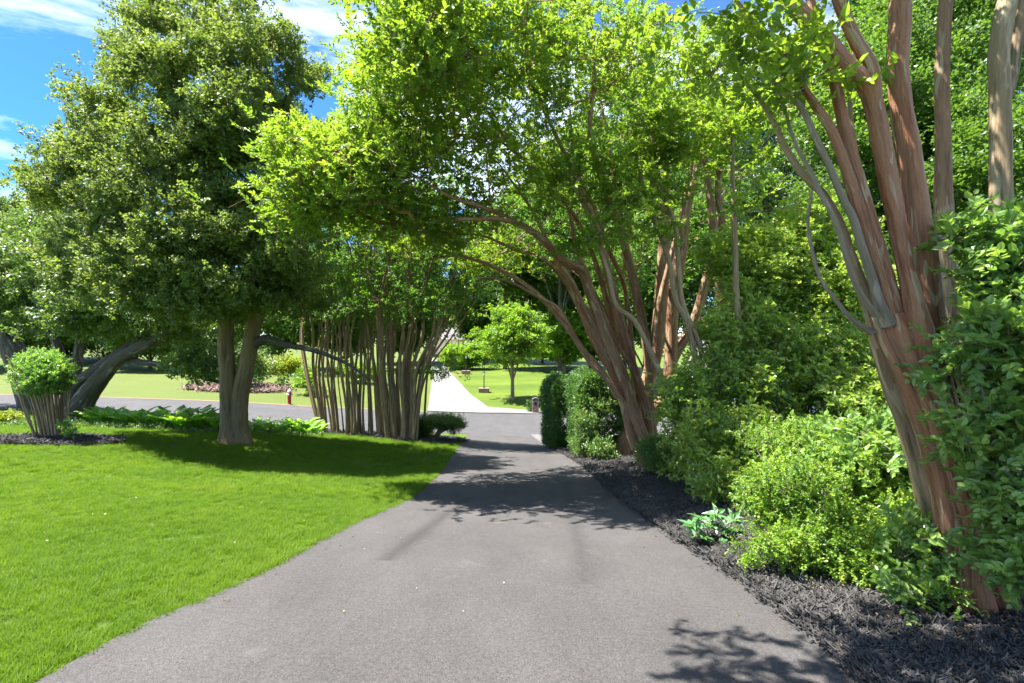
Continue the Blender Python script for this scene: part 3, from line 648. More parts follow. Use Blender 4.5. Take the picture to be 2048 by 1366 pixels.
# ------------------------------------------------------------------ crape myrtles right of the driveway
def crape_mid():
    d = 10.6
    def ln(L): return stemline([(x, y, d*f, w) for x, y, f, w in L])
    S_ = [ln([(1303, 958, 1, 44), (1290, 930, 1, 32), (1264, 870, 1, 28), (1248, 800, 1, 28), (1234, 765, 1, 30), (1205, 690, .98, 25), (1168, 620, .95, 22), (1140, 560, .92, 20), (1095, 490, .88, 17), (1035, 446, .84, 14), (966, 415, .8, 11), (900, 393, .78, 8), (820, 345, .75, 5)]),
          ln([(1320, 958, .99, 44), (1305, 920, .99, 30), (1285, 870, .99, 30), (1262, 810, .99, 30), (1242, 745, .98, 30), (1215, 680, .97, 27), (1185, 600, .95, 24), (1165, 540, .93, 30), (1130, 525, .9, 24), (1075, 470, .86, 18), (1010, 440, .82, 14), (900, 440, .8, 10), (790, 450, .8, 6)]),
          ln([(1308, 950, 1.03, 30), (1300, 880, 1.03, 26), (1288, 800, 1.03, 24), (1262, 720, 1.02, 24), (1240, 640, 1.0, 26), (1222, 570, .98, 24), (1200, 480, .96, 20), (1170, 400, .93, 16), (1130, 310, .9, 12), (1080, 200, .85, 8), (1050, 100, .82, 5)]),
          ln([(1236, 795, 1, 16), (1210, 755, 1, 15), (1180, 725, 1.0, 14), (1140, 662, 1.0, 15), (1092, 605, .99, 14), (1050, 568, .97, 12), (985, 532, .95, 10), (915, 512, .93, 7), (850, 520, .9, 4)]),
          ln([(1325, 950, 1.05, 32), (1305, 860, 1.05, 22), (1298, 780, 1.05, 20), (1296, 700, 1.04, 20), (1275, 600, 1.03, 22), (1252, 500, 1.0, 22), (1228, 420, .98, 22), (1205, 360, .96, 18), (1180, 260, .92, 14), (1190, 120, .9, 10), (1170, -20, .88, 6)]),
          ln([(1255, 720, 1.02, 18), (1215, 640, 1.02, 16), (1175, 560, 1.02, 15), (1150, 480, 1.0, 14), (1130, 400, .98, 10), (1060, 330, .92, 8), (960, 250, .86, 5)]),
          ln([(1238, 770, 1.01, 14), (1195, 700, 1.02, 13), (1150, 600, 1.03, 12), (1110, 520, 1.03, 11), (1070, 430, 1.0, 8), (1000, 330, .95, 5)]),
          ln([(1262, 860, 1.02, 15), (1240, 740, 1.03, 14), (1222, 640, 1.02, 14), (1196, 540, .99, 13), (1160, 450, .96, 11), (1100, 370, .92, 9), (1020, 290, .88, 6), (960, 200, .85, 4)]),
          ln([(1250, 830, 1.04, 13), (1222, 730, 1.05, 12), (1188, 640, 1.05, 12), (1150, 590, 1.03, 12), (1090, 520, 1.0, 10), (1030, 500, .97, 8), (960, 470, .93, 6), (880, 470, .9, 4)]),
          ln([(1275, 820, 1.05, 14), (1262, 680, 1.06, 13), (1248, 570, 1.05, 12), (1218, 500, 1.03, 12), (1190, 420, 1.0, 10), (1150, 330, .96, 8), (1140, 220, .92, 5)]),
          ln([(1245, 800, .98, 11), (1200, 735, .98, 10), (1160, 690, .97, 10), (1120, 620, .96, 9), (1070, 590, .95, 8), (1010, 560, .93, 6), (950, 555, .9, 4)]),
          ln([(1290, 800, 1.04, 16), (1310, 700, 1.08, 15), (1320, 600, 1.1, 14), (1350, 480, 1.12, 12), (1380, 350, 1.12, 9), (1400, 220, 1.1, 6)])]
    S_ = [(P, r_*.76) for P, r_ in S_]
    for k in (0, 1, 2, 4): S_[k][0][0][2] = h(*S_[k][0][0][:2])-.15
    cr = np.vstack([blob(700, 330, 8.0, 140, 90, 1.4, 120), blob(820, 180, 8.2, 150, 140, 1.7, 105), blob(1000, 90, 8.6, 170, 130, 2.0, 75), blob(980, 280, 9.0, 190, 110, 1.8, 72), blob(1200, 100, 9.6, 170, 160, 2.0, 80), blob(1120, 330, 11.5, 150, 90, .8, 40),
                    blob(850, 450, 9.4, 150, 60, 1.5, 80), blob(620, 400, 8.3, 80, 60, .8, 60), blob(590, 300, 8.2, 50, 40, .6, 24), blob(1350, 180, 10.8, 130, 170, 1.6, 50), blob(980, 500, 11.0, 120, 50, 1.0, 30), blob(900, -150, 8.6, 260, 130, 2.2, 22), blob(1000, -60, 6.6, 260, 140, .8, 20), blob(860, 60, 6.4, 110, 110, .5, 60)])
    t, sk = tree('crape_myrtle', 'large cinnamon-barked crape myrtle arching its branches left over the driveway', S_, cr, sp_crape, B_crape_mid, per=3, spread=.16, scale=.82, seg=.35, padn=3, padr=.45, attach=.42, sides=14, lobes=.07, r0=.0045, rmax=.05, up=.35, jit=.09)
crape_mid()
def crape_back():
    d = 13.5
    def ln(L, d): return stemline([(x, y, d, w) for x, y, w in L])
    S_ = [ln([(1245, 935, 34), (1250, 880, 30), (1285, 800, 28), (1312, 700, 27), (1322, 600, 26), (1328, 480, 24), (1330, 380, 22), (1322, 260, 16), (1300, 120, 10)], d), ln([(1262, 935, 34), (1280, 880, 28), (1335, 780, 26), (1343, 690, 25), (1345, 600, 24), (1362, 500, 24), (1372, 420, 20), (1400, 320, 14), (1430, 200, 8)], d+.3),
          ln([(1300, 740, 18), (1285, 640, 16), (1262, 540, 16), (1240, 440, 14), (1225, 330, 10), (1200, 200, 6)], d), ln([(1345, 720, 20), (1390, 640, 20), (1412, 560, 18), (1430, 480, 14), (1445, 400, 10)], d+.5)]
    for k in (0, 1): S_[k][0][0][2] = h(*S_[k][0][0][:2])-.15
    cr = np.vstack([blob(1300, 200, 13.5, 190, 200, 2.2, 80), blob(1420, 350, 15.5, 120, 160, 1.2, 50), blob(1150, 430, 16, 130, 130, 1.2, 60), blob(1260, 520, 16, 120, 90, 1.2, 50)])
    tree('crape_myrtle', 'red-brown crape myrtle standing behind the arching one beside the clipped hedge', S_, cr, sp_crape_s, B_crape_mid, per=3, spread=.2, scale=1.05, padn=2, padr=.5, attach=.4, sides=12, lobes=.07, r0=.006)
    d = 11.5
    S_ = [ln([(1455, 900, 22), (1450, 760, 20), (1445, 660, 20), (1440, 580, 18), (1432, 500, 18), (1425, 440, 17), (1418, 380, 14), (1400, 250, 10), (1380, 120, 6)], d), ln([(1440, 500, 15), (1445, 440, 15), (1436, 380, 12), (1450, 260, 9), (1480, 120, 6)], d)]
    S_[0][0][0][2] = h(*S_[0][0][0][:2])-.1
    cr = np.vstack([blob(1480, 180, 11, 130, 200, 1.8, 55)])
    tree('crape_myrtle', 'narrow red-barked crape myrtle rising out of the tall shrubbery', S_, cr, sp_crape, B_crape_mid, per=3, spread=.18, scale=1.0, padn=2, padr=.5, attach=.4, sides=10, r0=.005)
crape_back()
def crape_near():
    d = 2.95
    def ln(L, dd=0.): return stemline([(x, y, d+dd+dz, w) for x, y, dz, w in L])
    A_ = ln([(1955, 1285, 0, 120), (1948, 1240, 0, 104), (1935, 1160, 0, 92), (1925, 1060, 0, 88), (1905, 970, 0, 82), (1880, 890, 0, 78), (1848, 800, 0, 74), (1822, 740, 0, 72), (1795, 680, .02, 72), (1775, 630, .03, 62)])
    A2 = ln([(2020, 1310, .02, 80), (2010, 1230, .0, 62), (1980, 1130, -.03, 52), (1955, 1040, -.04, 48), (1930, 960, -.05, 46), (1905, 880, -.05, 46), (1875, 800, -.05, 50), (1852, 730, -.05, 54), (1838, 660, -.04, 54), (1826, 600, -.03, 42), (1810, 535, 0, 34), (1795, 460, .02, 36), (1782, 390, .02, 42), (1763, 293, .02, 42), (1749, 222, .02, 42), (1730, 170, .02, 44), (1685, 122, .02, 40), (1632, 60, .02, 40), (1582, 9, .03, 40), (1530, -40, .05, 30), (1450, -120, .1, 22), (1350, -220, .2, 14), (1230, -330, .3, 8)])
    A3 = ln([(1756, 262, .01, 20), (1750, 200, .0, 28), (1747, 170, .0, 33), (1741, 132, 0, 32), (1712, 82, 0, 30), (1692, 38, 0, 28), (1676, 0, 0, 27), (1660, -60, .1, 24), (1600, -180, .2, 16), (1560, -330, .3, 8)])
    C_ = ln([(1985, 1290, .2, 90), (1960, 1100, .18, 70), (1915, 920, .15, 60), (1880, 800, .12, 56), (1868, 700, .1, 56), (1856, 600, .1, 56), (1842, 500, .1, 58), (1830, 400, .1, 54), (1817, 293, .1, 50), (1803, 210, .1, 48), (1797, 135, .1, 46), (1800, 60, .1, 48), (1802, 0, .12, 46), (1800, -90, .2, 36), (1770, -250, .4, 20), (1740, -420, .5, 9)])
    I_ = ln([(1790, 650, .06, 52), (1770, 560, .06, 42), (1748, 470, .05, 34), (1722, 380, .05, 32), (1700, 300, .05, 30), (1680, 215, .05, 26), (1664, 146, .05, 24), (1640, 70, .08, 22), (1620, 0, .1, 20), (1590, -120, .2, 14), (1540, -260, .3, 7)])
    I2 = ln([(1775, 640, .02, 40), (1755, 560, .0, 34), (1735, 480, .0, 32), (1712, 400, 0, 30), (1690, 330, 0, 24), (1664, 262, 0, 22), (1632, 212, .02, 20), (1602, 168, .04, 16), (1570, 120, .06, 14), (1520, 60, .1, 12), (1440, -40, .2, 7)])
    H_ = ln([(1775, 650, -.03, 30), (1758, 607, -.04, 22), (1742, 550, -.04, 19), (1725, 499, -.04, 19), (1705, 434, -.03, 18), (1687, 400, -.02, 17), (1655, 325, 0, 16), (1632, 278, 0, 15), (1608, 226, .02, 14), (1576, 188, .03, 12), (1520, 150, .08, 8), (1450, 130, .15, 5)])
    G_ = ln([(1770, 690, .1, 44), (1740, 620, .12, 30), (1715, 545, .12, 22), (1699, 500, .12, 20), (1680, 446, .12, 20), (1648, 392, .12, 19), (1622, 365, .12, 18), (1597, 337, .12, 17), (1570, 293, .14, 15), (1550, 249, .16, 13), (1520, 200, .2, 10), (1480, 150, .3, 6)])
    F_ = ln([(1752, 630, -.06, 15), (1722, 590, -.08, 13), (1700, 540, -.08, 12), (1680, 470, -.07, 12), (1660, 420, -.05, 12), (1640, 385, 0, 12), (1626, 351, .02, 11), (1600, 307, .04, 9), (1582, 264, .06, 8), (1559, 187, .1, 7), (1509, 82, .2, 5), (1480, 20, .3, 3)])
    D_ = ln([(1965, 1260, .5, 50), (1935, 900, .5, 46), (1910, 700, .5, 44), (1895, 560, .5, 42), (1887, 400, .5, 40), (1887, 293, .5, 32), (1884, 176, .5, 30), (1887, 88, .5, 28), (1892, 0, .5, 28), (1900, -100, .6, 22), (1880, -300, .8, 12), (1850, -450, 1, 6)])
    E_ = ln([(2060, 1200, .35, 60), (2030, 900, .35, 50), (2010, 650, .35, 46), (2003, 450, .35, 44), (2002, 330, .35, 42), (2001, 205, .35, 41), (1998, 117, .35, 42), (2006, 50, .35, 42), (2016, 0, .35, 40), (2040, -120, .4, 30), (2080, -300, .5, 16)])
    E2 = ln([(2004, 210, .4, 24), (2024, 150, .45, 24), (2034, 80, .45, 24), (2046, 0, .45, 22), (2080, -120, .5, 14)])
    K_ = ln([(1890, 1200, .45, 60), (1860, 1000, .42, 48), (1815, 850, .4, 42), (1790, 790, .38, 40), (1765, 710, .35, 38), (1750, 640, .3, 32), (1745, 560, .3, 22), (1740, 470, .3, 16), (1715, 330, .35, 12), (1700, 200, .4, 9), (1710, 80, .5, 6)])
    J_ = ln([(1745, 665, .02, 14), (1705, 640, .02, 10), (1672, 600, .03, 9), (1640, 555, .05, 8), (1622, 490, .06, 8), (1616, 440, .08, 7), (1625, 380, .1, 6)])
    bun = []
    for ox, oz, k_, ph in ((-24, .0, .50, 0), (2, -.07, .46, 2), (22, .03, .50, 4), (-4, .10, .55, 5)):
        P, r_ = A_[0].copy(), A_[1]*k_*1.06
        u = np.linspace(0, 1, len(P)); sp_ = A_[1]/A_[1].max()
        P[:, 0] += (ox*d/F*sp_)+.012*np.sin(u*5+ph); P[:, 1] += oz*sp_; bun.append((P, r_*(1+.08*np.sin(u*7+ph))))
    stems = bun+[A2, C_, A3, I_, I2, H_, G_, F_, D_, E_, E2, K_, J_]
    bk = [B_crape]*4+[B_crape, B_crape, B_crape, B_crape, B_crape, B_grey, B_slender, B_grey, B_crape_mid, B_slender, B_slender, B_slender, B_grey]
    stems = stems[:4]+[(P, r_*np.interp(P[:, 2], [.8, 2.2], [1, .8])) for P, r_ in stems[4:]]
    for k in (0, 1, 2, 3, 4, 5, 12, 13, 15): stems[k][0][0][2] = h(*stems[k][0][0][:2])-.1
    cr = np.vstack([blob(1480, 110, 3.1, 140, 110, .35, 7), blob(1350, -260, 3.2, 330, 160, 1.0, 30), blob(1650, -320, 3.5, 300, 180, 1.2, 30), blob(1900, -380, 4.0, 260, 180, 1.2, 20), blob(1620, 160, 3.0, 60, 60, .25, 4), np.array([-.35, 2.6, 4.5])+rng.normal(0, 1, (24, 3))*np.array([.45, .3, .25]), np.array([.9, 2.4, 4.4])+rng.normal(0, 1, (16, 3))*np.array([.5, .4, .25])])
    t, sk = tree('crape_myrtle', 'close cinnamon-barked crape myrtle with thick fluted stems rising at the right', stems, cr, sp_crape, bk, per=3, spread=.10, scale=.75, seg=.22, padn=2, padr=.22, attach=.45, sides=28, lobes=.055, r0=.003, rmax=.02, up=.3, bbark=B_slender, maxlen=3.5, flare=.12)
    # burl where stems meet
crape_near()

# thin pale stems in the shrubbery
def saplings():
    for L, lab in (([(1378, 862, 14), (1340, 812, 13), (1326, 762, 12), (1300, 700, 11), (1268, 640, 10), (1232, 610, 9), (1215, 540, 8), (1180, 440, 6), (1140, 360, 4)], 'thin pale bare stem leaning left out of the shrubs toward the arching tree'),
                   ([(1410, 822, 14), (1396, 740, 13), (1372, 640, 12), (1352, 600, 11), (1338, 520, 10), (1312, 450, 9), (1295, 410, 7), (1270, 300, 5)], 'pale slender stem rising between the red-brown trunks and the shrubs'),
                   ([(1405, 740, 10), (1396, 680, 11), (1366, 610, 10), (1358, 540, 10), (1350, 450, 9), (1325, 380, 7), (1300, 260, 4)], 'pale forked stem behind the shrub tops near the red-brown trunks'),
                   ([(1484, 740, 13), (1478, 660, 12), (1472, 580, 12), (1470, 480, 11), (1466, 380, 9), (1464, 250, 6)], 'straight pale stem standing in the middle of the tall shrubs')):
        P, R = stemline([(x, y, 8.3, w) for x, y, w in L]); b = np.array([P[0][0], P[0][1], h(P[0][0], P[0][1])-.1]); P = np.vstack([b, P]); R = np.concatenate([[R[0]*1.2], R])
        c = np.array([P[-1]+rng.normal(0, .5, 3)*np.array([1, .6, .6]) for _ in range(10)]+[P[-2]+rng.normal(0, .5, 3) for _ in range(6)])
        tree('sapling', lab, [(P, R)], c, sp_crape, B_slender, per=6, spread=.15, scale=.9, padn=2, padr=.3, r0=.004, sides=8, cat='sapling', group='pale stems rising from the shrubbery', attach=.6, stemname='trunk')
saplings()

# ------------------------------------------------------------------ shrubs
def shrub(name, label, base, blobs, leaf, bark=None, per=5, spread=.06, scale=1., seg=.18, cat='shrub', group=None, stems=7, r0=.003, pitch=25, fan=.35, rmax=.02, hollow=3.5, srad=.012, jit=.08):
    b = np.array([base[0], base[1], h(base[0], base[1])]); t = thing(name, label, cat, b, group); sk = Skel()
    sub = []
    for (bx, by, bd, rx, ry, rd, bn) in blobs:
        m = max(1, min(12, bn//20)); cc = blob(bx, by, bd, rx*.72, ry*.72, rd*.72, m, 3) if m > 1 else None
        for q in range(m):
            if m == 1: sub.append(blob(bx, by, bd, rx, ry, rd, bn, hollow)); break
            c_ = cc[q]; k_ = rng.uniform(.42, .66); pxx, pyy = 1024+c_[0]/c_[1]*F, 683-(c_[2]-CAMZ)/c_[1]*F
            sub.append(blob(pxx, pyy, c_[1], rx*k_, ry*k_*.9, rd*k_, bn//m, hollow))
    cr = np.vstack(sub); ok = cr[:, 2] > H(cr[:, 0], cr[:, 1])+.04; cr = cr[ok]
    cen = cr.mean(0)
    for k in range(stems):
        a = 2*PI*k/stems+rng.uniform(-.3, .3); o = b+np.array([math.cos(a), math.sin(a), 0])*fan*.3; m = cen*.5+o*.5+np.array([math.cos(a), math.sin(a), 0])*fan*.6; e = cen+np.array([math.cos(a), math.sin(a), .1])*fan
        P = np.array([o-np.array([0, 0, .05]), o*.7+m*.3+rng.normal(0, .03, 3), m, e]); R = np.array([1.2, 1, .8, .4])*srad
        mb = MB(); mb.tube(P, R, sides=7, lobes=.05, seed=k, sub=4); mb.build('stem', bark or B_dark, t); sk.stem(P, R, 4, .15)
    sk.grow(cr, seg=seg, up=.3, jit=jit, maxlen=3)
    sk.branches(r0, rmax).build('branches', bark or B_dark, t)['kind'] = 'stuff'
    p, r, s = sk.leaves(max(2, int(per*.62)), spread*1.1, 2, scale, pitch=pitch, pv=35); z = H(p[:, 0], p[:, 1])+.02; k = p[:, 2] > z
    scatter('foliage', leaf, p[k], r[k], s[k], t)
    return t
shrub('boxwood_shrub', 'loose yellow-green small-leaved shrub sprawling over the mulch beside the close trunk', on(1690, 4.1), [(1580, 990, 4.1, 90, 90, .4, 380), (1700, 1000, 4.0, 130, 100, .5, 460), (1640, 1110, 3.7, 140, 60, .4, 330), (1790, 1080, 3.6, 90, 80, .35, 150), (1620, 905, 4.8, 120, 60, .5, 260), (1720, 1145, 3.45, 120, 45, .25, 130)], sp_box, per=9, spread=.06, scale=1.0)
shrub('leafy_shrub', 'fresh green broad-leaved shrub between the yellow-green shrub and close trunk', on(1790, 4.3), [(1770, 930, 4.2, 110, 75, .45, 240), (1840, 1000, 3.9, 60, 60, .3, 80), (1700, 900, 4.6, 90, 50, .4, 120)], sp_euon, per=5, spread=.07, scale=.95)
shrub('seedling_shrub', 'low light green bushy shrub against the foot of the close trunk', on(1840, 3.15), [(1845, 1120, 3.1, 60, 70, .2, 60), (1820, 1190, 3.05, 60, 40, .18, 40), (1890, 1190, 3.0, 35, 40, .15, 18)], sp_euon, per=3, spread=.05, scale=.72, stems=5, fan=.15, srad=.006)
shrub('euonymus_shrub', 'tall bright green leafy shrub crowding the right edge of the view', on(2120, 2.75), [(2000, 560, 2.7, 110, 90, .22, 130), (2010, 700, 2.6, 110, 110, .22, 170), (2010, 860, 2.6, 90, 110, .2, 150), (2040, 1010, 2.5, 70, 90, .18, 90), (2060, 1120, 2.5, 40, 70, .15, 40), (1960, 470, 2.8, 90, 50, .2, 40), (2150, 800, 2.5, 90, 350, .3, 120)], sp_euon, per=5, spread=.05, scale=.80, seg=.13, pitch=5)
shrub('privet_shrub', 'light-leaved glossy shrub spilling to the mulch beside the red-brown trunks', on(1450, 7.4), [(1440, 900, 7.2, 100, 90, .7, 260), (1480, 1000, 6.3, 90, 60, .5, 170), (1420, 790, 8.0, 100, 70, .7, 200), (1530, 880, 7.0, 90, 80, .6, 200), (1400, 950, 7.6, 60, 50, .5, 90), (1480, 950, 6.9, 90, 50, .5, 110), (1370, 850, 8.6, 60, 60, .5, 90)], sp_priv, per=7, spread=.12, scale=1.2)
shrub('privet_shrub', 'glossy yellow-flecked shrub filling the middle of the shrubbery behind the yellow-green shrub', on(1620, 8.0), [(1560, 770, 8.2, 130, 80, .8, 380), (1650, 720, 8.4, 120, 90, .8, 340), (1490, 680, 8.6, 100, 80, .8, 260), (1740, 790, 7.5, 90, 100, .7, 240), (1620, 880, 7.4, 120, 50, .6, 160)], sp_priv, per=7, spread=.12, scale=1.4)
shrub('privet_shrub', 'tall dappled shrub rising high behind the shrubbery left of the close stems', on(1600, 9.8), [(1560, 580, 9.6, 130, 90, 1.0, 330), (1640, 480, 10, 110, 110, 1.1, 280), (1480, 500, 10, 80, 90, 1.0, 150), (1700, 620, 9.5, 90, 130, 1.0, 260)], sp_priv, per=7, spread=.14, scale=1.6, srad=.02)
shrub('round_boxwood', 'small dark rounded boxwood at the foot of the arching red-brown tree', on(1335, 9.4), [(1325, 905, 9.4, 42, 38, .4, 200)], sp_boxd, per=10, spread=.07, scale=1.4)
shrub('variegated_euonymus', 'pale speckled shrub climbing the front of the clipped hedge', on(1178, 13.0), [(1175, 870, 13.2, 22, 50, .25, 90), (1190, 800, 13.6, 18, 35, .25, 50), (1205, 900, 12.6, 24, 22, .2, 40)], sp_vari, per=8, spread=.1, scale=1.4)

def hedge(name, label, cpx, cpy, d, w, dep, rzz, hh):
    """clipped hedge: woody stems inside, leaf sprays on a rounded box"""
    b = on(cpx, d); t = thing(name, label, 'hedge', b)
    n = 5200; c, s = math.cos(rzz), math.sin(rzz)
    q = rng.uniform(-1, 1, (n, 3)); f = rng.integers(0, 3, n); q[np.arange(n), f] = np.sign(q[np.arange(n), f])*(1-rng.exponential(.05, n)); q = q/np.maximum(1, (np.abs(q)**6).sum(1)**(1/6))[:, None]
    q *= (1+.05*np.sin(q[:, 0:1]*7+q[:, 2:3]*5)+.04*np.sin(q[:, 1:2]*9+2*q[:, 2:3]))
    x, y, z = q[:, 0]*w/2, q[:, 1]*dep/2, (q[:, 2]+1)/2*hh
    p = np.stack([b[0]+x*c-y*s, b[1]+x*s+y*c, b[2]+.05+z], 1)+rng.normal(0, .03, (n, 3)); p[:, 2] = np.maximum(p[:, 2], H(p[:, 0], p[:, 1])+.05)
    rot = np.stack([rng.normal(0, .5, n), -np.abs(rng.normal(.5, .4, n)), np.arctan2(y*c+x*s, x*c-y*s)+rng.normal(0, .9, n)], 1)
    scatter('foliage', sp_hedge, p, rot, rng.uniform(.8, 1.3, n), t)
    for k in range(7):
        u, v = rng.uniform(-.4, .4)*w, rng.uniform(-.35, .35)*dep; o = b+np.array([u*c-v*s, u*s+v*c, -.05]); o[2] = h(o[0], o[1])-.05
        mb = MB(); mb.tube([o, o+np.array([rng.normal(0, .1), rng.normal(0, .1), hh*.5]), o+np.array([rng.normal(0, .2), rng.normal(0, .2), hh*.9])], [.03, .02, .01], 7, sub=3); mb.build('stem', B_dark, t)
hedge('clipped_hedge', 'dark clipped hedge block nearest the street beside the driveway mouth', 1140, 0, 17.2, 1.5, 2.2, .15, 2.35)
hedge('clipped_hedge', 'dark green clipped hedge block between the street-side hedge and red-brown trunks', 1208, 0, 14.4, 1.7, 1.9, .1, 2.25)

# leafy spray plants low in the bed
t = thing('hellebore', 'low clump of long hand-shaped green leaves on the black mulch', 'plant', G(1435, 1085))
P_, R_, S_ = [], [], []
stm = MB()
for px, py in [(1385, 1050), (1405, 1075), (1425, 1050), (1440, 1085), (1455, 1060), (1475, 1090), (1490, 1075), (1465, 1040), (1430, 1030), (1400, 1035), (1500, 1095), (1448, 1100)]:
    b = G(1440+(px-1440)*.35, 1098); c = P3(px, py, b[1]-.02+rng.normal(0, .08)); c[2] = max(c[2], h(c[0], c[1])+.05)
    stm.tube([b, b*.4+c*.6+np.array([0, 0, .04]), c], [.005, .004, .003], 5, sub=3)
    for q in range(2): P_.append(c); R_.append((rng.normal(0, .3), rng.normal(0, .3), rng.uniform(0, 6.28))); S_.append(rng.uniform(.8, 1.1))
stm.build('stalks', M_twig, t); scatter('leaves', sp_hell, P_, R_, S_, t)

# pruned shrub of bare canes under a leafy cap
def vase():
    b = G(108, 882); d = b[1]
    t = thing('pruned_shrub', 'shrub of many bare canes under a flat leafy cap in a mulch ring', 'shrub', b); sk = Skel()
    for k in range(46):
        a = rng.uniform(0, 2*PI); q = rng.random()**.5; u, v = math.cos(a)*q, math.sin(a)*q
        o = b+np.array([u*.36, v*.26, -.04]); e = P3(88+u*62, 742+rng.normal(0, 8), d)+np.array([0, v*.5, 0]); m = o*.5+e*.5+np.array([-u*.05, -v*.05, 0])+rng.normal(0, .03, 3)
        R = rng.uniform(.010, .020); mb = MB(); mb.tube([o, m, e, e+np.array([u*.1, v*.1, .15])], [R*1.2, R, R*.8, R*.4], 7, lobes=.05, seed=k, sub=4); mb.build('cane', B_slender, t); sk.stem([o, m, e], [R, R, R*.6], 4, .6)
    cr = np.vstack([blob(82, 752, d, 62, 42, .66, 480, hollow=4), blob(80, 722, d, 50, 20, .5, 120)])
    sk.grow(cr, seg=.15, up=.2, maxlen=3); sk.branches(.002, .008).build('branches', B_slender, t)
    p, r, s = sk.leaves(6, .045, 2, .9, pitch=20); scatter('foliage', sp_euon_l, p, r, s, t)
L_cap = leafmat('cap_leaf', (.04, .10, .02), (.13, .22, .05), (.32, .40, .15), .38, rough=.33, clump=2.5, spec=.7)
sp_euon_l = sprig('sp_cap', L_cap, 9, .055, .030, .14, 'oval', updown=25, seed=19, side=.01)
vase()
shrub('young_shrub', 'small leafy seedling shrub beside the canes in the mulch ring', on(130, 10.9)+np.array([0, .35, 0]), [(135, 858, 10.9, 16, 18, .2, 26)], sp_euon_l, per=4, spread=.05, stems=3, fan=.08, srad=.005)

# cloud-pruned boxwood at the driveway mouth
def cloudbox():
    b = G(862, 882); d = b[1]
    t = thing('pruned_boxwood', 'flat-topped pruned boxwood with bare twisting branches by the driveway mouth', 'shrub', b); sk = Skel()
    S_ = [stemline([(858, 886, d, 12), (850, 868, d, 9), (848, 850, d, 7), (860, 840, d, 4)]), stemline([(862, 886, d, 11), (875, 868, d, 8), (890, 858, d, 7), (905, 852, d, 5), (918, 848, d, 3)]), stemline([(866, 880, d, 7), (878, 860, d+.1, 6), (888, 845, d+.1, 4)])]
    for P, R in S_:
        P[0][2] = b[2]-.05; mb = MB(); mb.tube(P, R, 8, lobes=.06, sub=5); mb.build('stem', B_grey, t); sk.stem(P, R, 4, .3)
    cr = np.vstack([blob(875, 843, d, 46, 14, .6, 170, hollow=4), blob(905, 848, d, 24, 17, .4, 70, hollow=4), blob(848, 862, d, 20, 20, .4, 90)])
    sk.grow(cr, seg=.15, maxlen=3); sk.branches(.003, .012).build('branches', B_grey, t)
    p, r, s = sk.leaves(8, .06, 1, 1.2); scatter('foliage', sp_boxd, p, r, s, t)
cloudbox()
shrub('golden_shrub', 'low golden-leaved mound at the left edge beside the street', on(14, 16.5), [(12, 838, 16.2, 26, 9, .5, 80)], sp_yel, per=6, spread=.08, stems=4)

# ferns along the street edge
def fern_mesh():
    mb = MB(); lv = []
    for k in range(13):
        a = k*2*PI/13+rng.uniform(-.25, .25); L = rng.uniform(.6, .85); rise = rng.uniform(.75, 1.1)
        n = 15
        for q in range(n):
            u = q/n; x = L*(.55*u+.25*u*u); z = L*rise*(u-.5*u*u); w = .13*math.sin(PI*min(1, .12+u*.88))*L*1.5; x2 = x+.012; z1 = z
            for s_ in (1, -1):
                V = np.array([(x, 0, z1), (x+.02+w*.25, s_*w, z1-.03*w*10*.3), (x+.045, 0, z1+.02), (x+.07+w*.2, s_*w*.8, z1+.0)])
                V = np.stack([V[:, 0]*math.cos(a)-V[:, 1]*math.sin(a), V[:, 0]*math.sin(a)+V[:, 1]*math.cos(a), V[:, 2]], 1)
                mb.add(V, t=[(0, 1, 2), (2, 1, 3)]); lv += [u]*4
    me = mb.mesh('fern', L_fern, smooth=False); a = me.attributes.new('lv', 'FLOAT', 'POINT'); a.data.foreach_set('value', np.array(lv, np.float32)); return me
fm = [fern_mesh() for _ in range(3)]
for k, (px, d, s) in enumerate([(178, 18.4, .8), (198, 18.0, .95), (216, 18.4, .95), (234, 18.2, .75), (252, 17.6, .8), (270, 17.9, 1), (288, 17.4, 1.05), (305, 17.9, .9), (335, 16.6, 1.0), (352, 16.9, 1.2), (372, 16.3, 1.15), (388, 16.8, 1.1), (410, 16.4, 1.0), (425, 16.8, 1.05), (440, 16.4, .9), (508, 17.2, .8), (520, 17.0, .7), (548, 17.5, .65), (562, 17.2, .7), (598, 17.6, 1.0), (610, 17.2, .8), (632, 17.8, .7)]):
    o = link('fern', fm[k % 3]); b = on(px, d); o.location = b; o.rotation_euler = (0, 0, rng.uniform(0, 6.28)); o.scale = (s*1.15, s*1.15, s*1.5)
    ords = ['first', 'second', 'third', 'fourth', 'fifth', 'sixth', 'seventh', 'eighth', 'ninth', 'tenth', 'eleventh', 'twelfth', 'thirteenth', 'fourteenth', 'fifteenth']
    side = (ords[k]+' fern to the right of the leaning dark trunk') if px < 450 else (ords[21-k]+' fern to the left of the slender stems')
    tag(o, side+', in the row along the street', 'fern', 'ferns along the street edge')
# creeping ground cover under the ferns
gp = []
for px in range(-60, 640, 2):
    for _ in range(3):
        d = np.interp(px, [0, 200, 350, 450, 640], [15.6, 16.2, 15.6, 16.2, 16.9])+rng.uniform(-.5, 1.8); gp.append(on(px+rng.uniform(-4, 4), d)+np.array([0, 0, rng.uniform(.02, .12)]))
gp = np.array(gp); n = len(gp)
scatter('ground_cover', sp_vari, gp, np.stack([rng.normal(0, .3, n), rng.normal(-.1, .3, n), rng.uniform(0, 6.28, n)], 1), rng.uniform(.9, 1.7, n), label='pale creeping ground cover at the feet of the ferns')

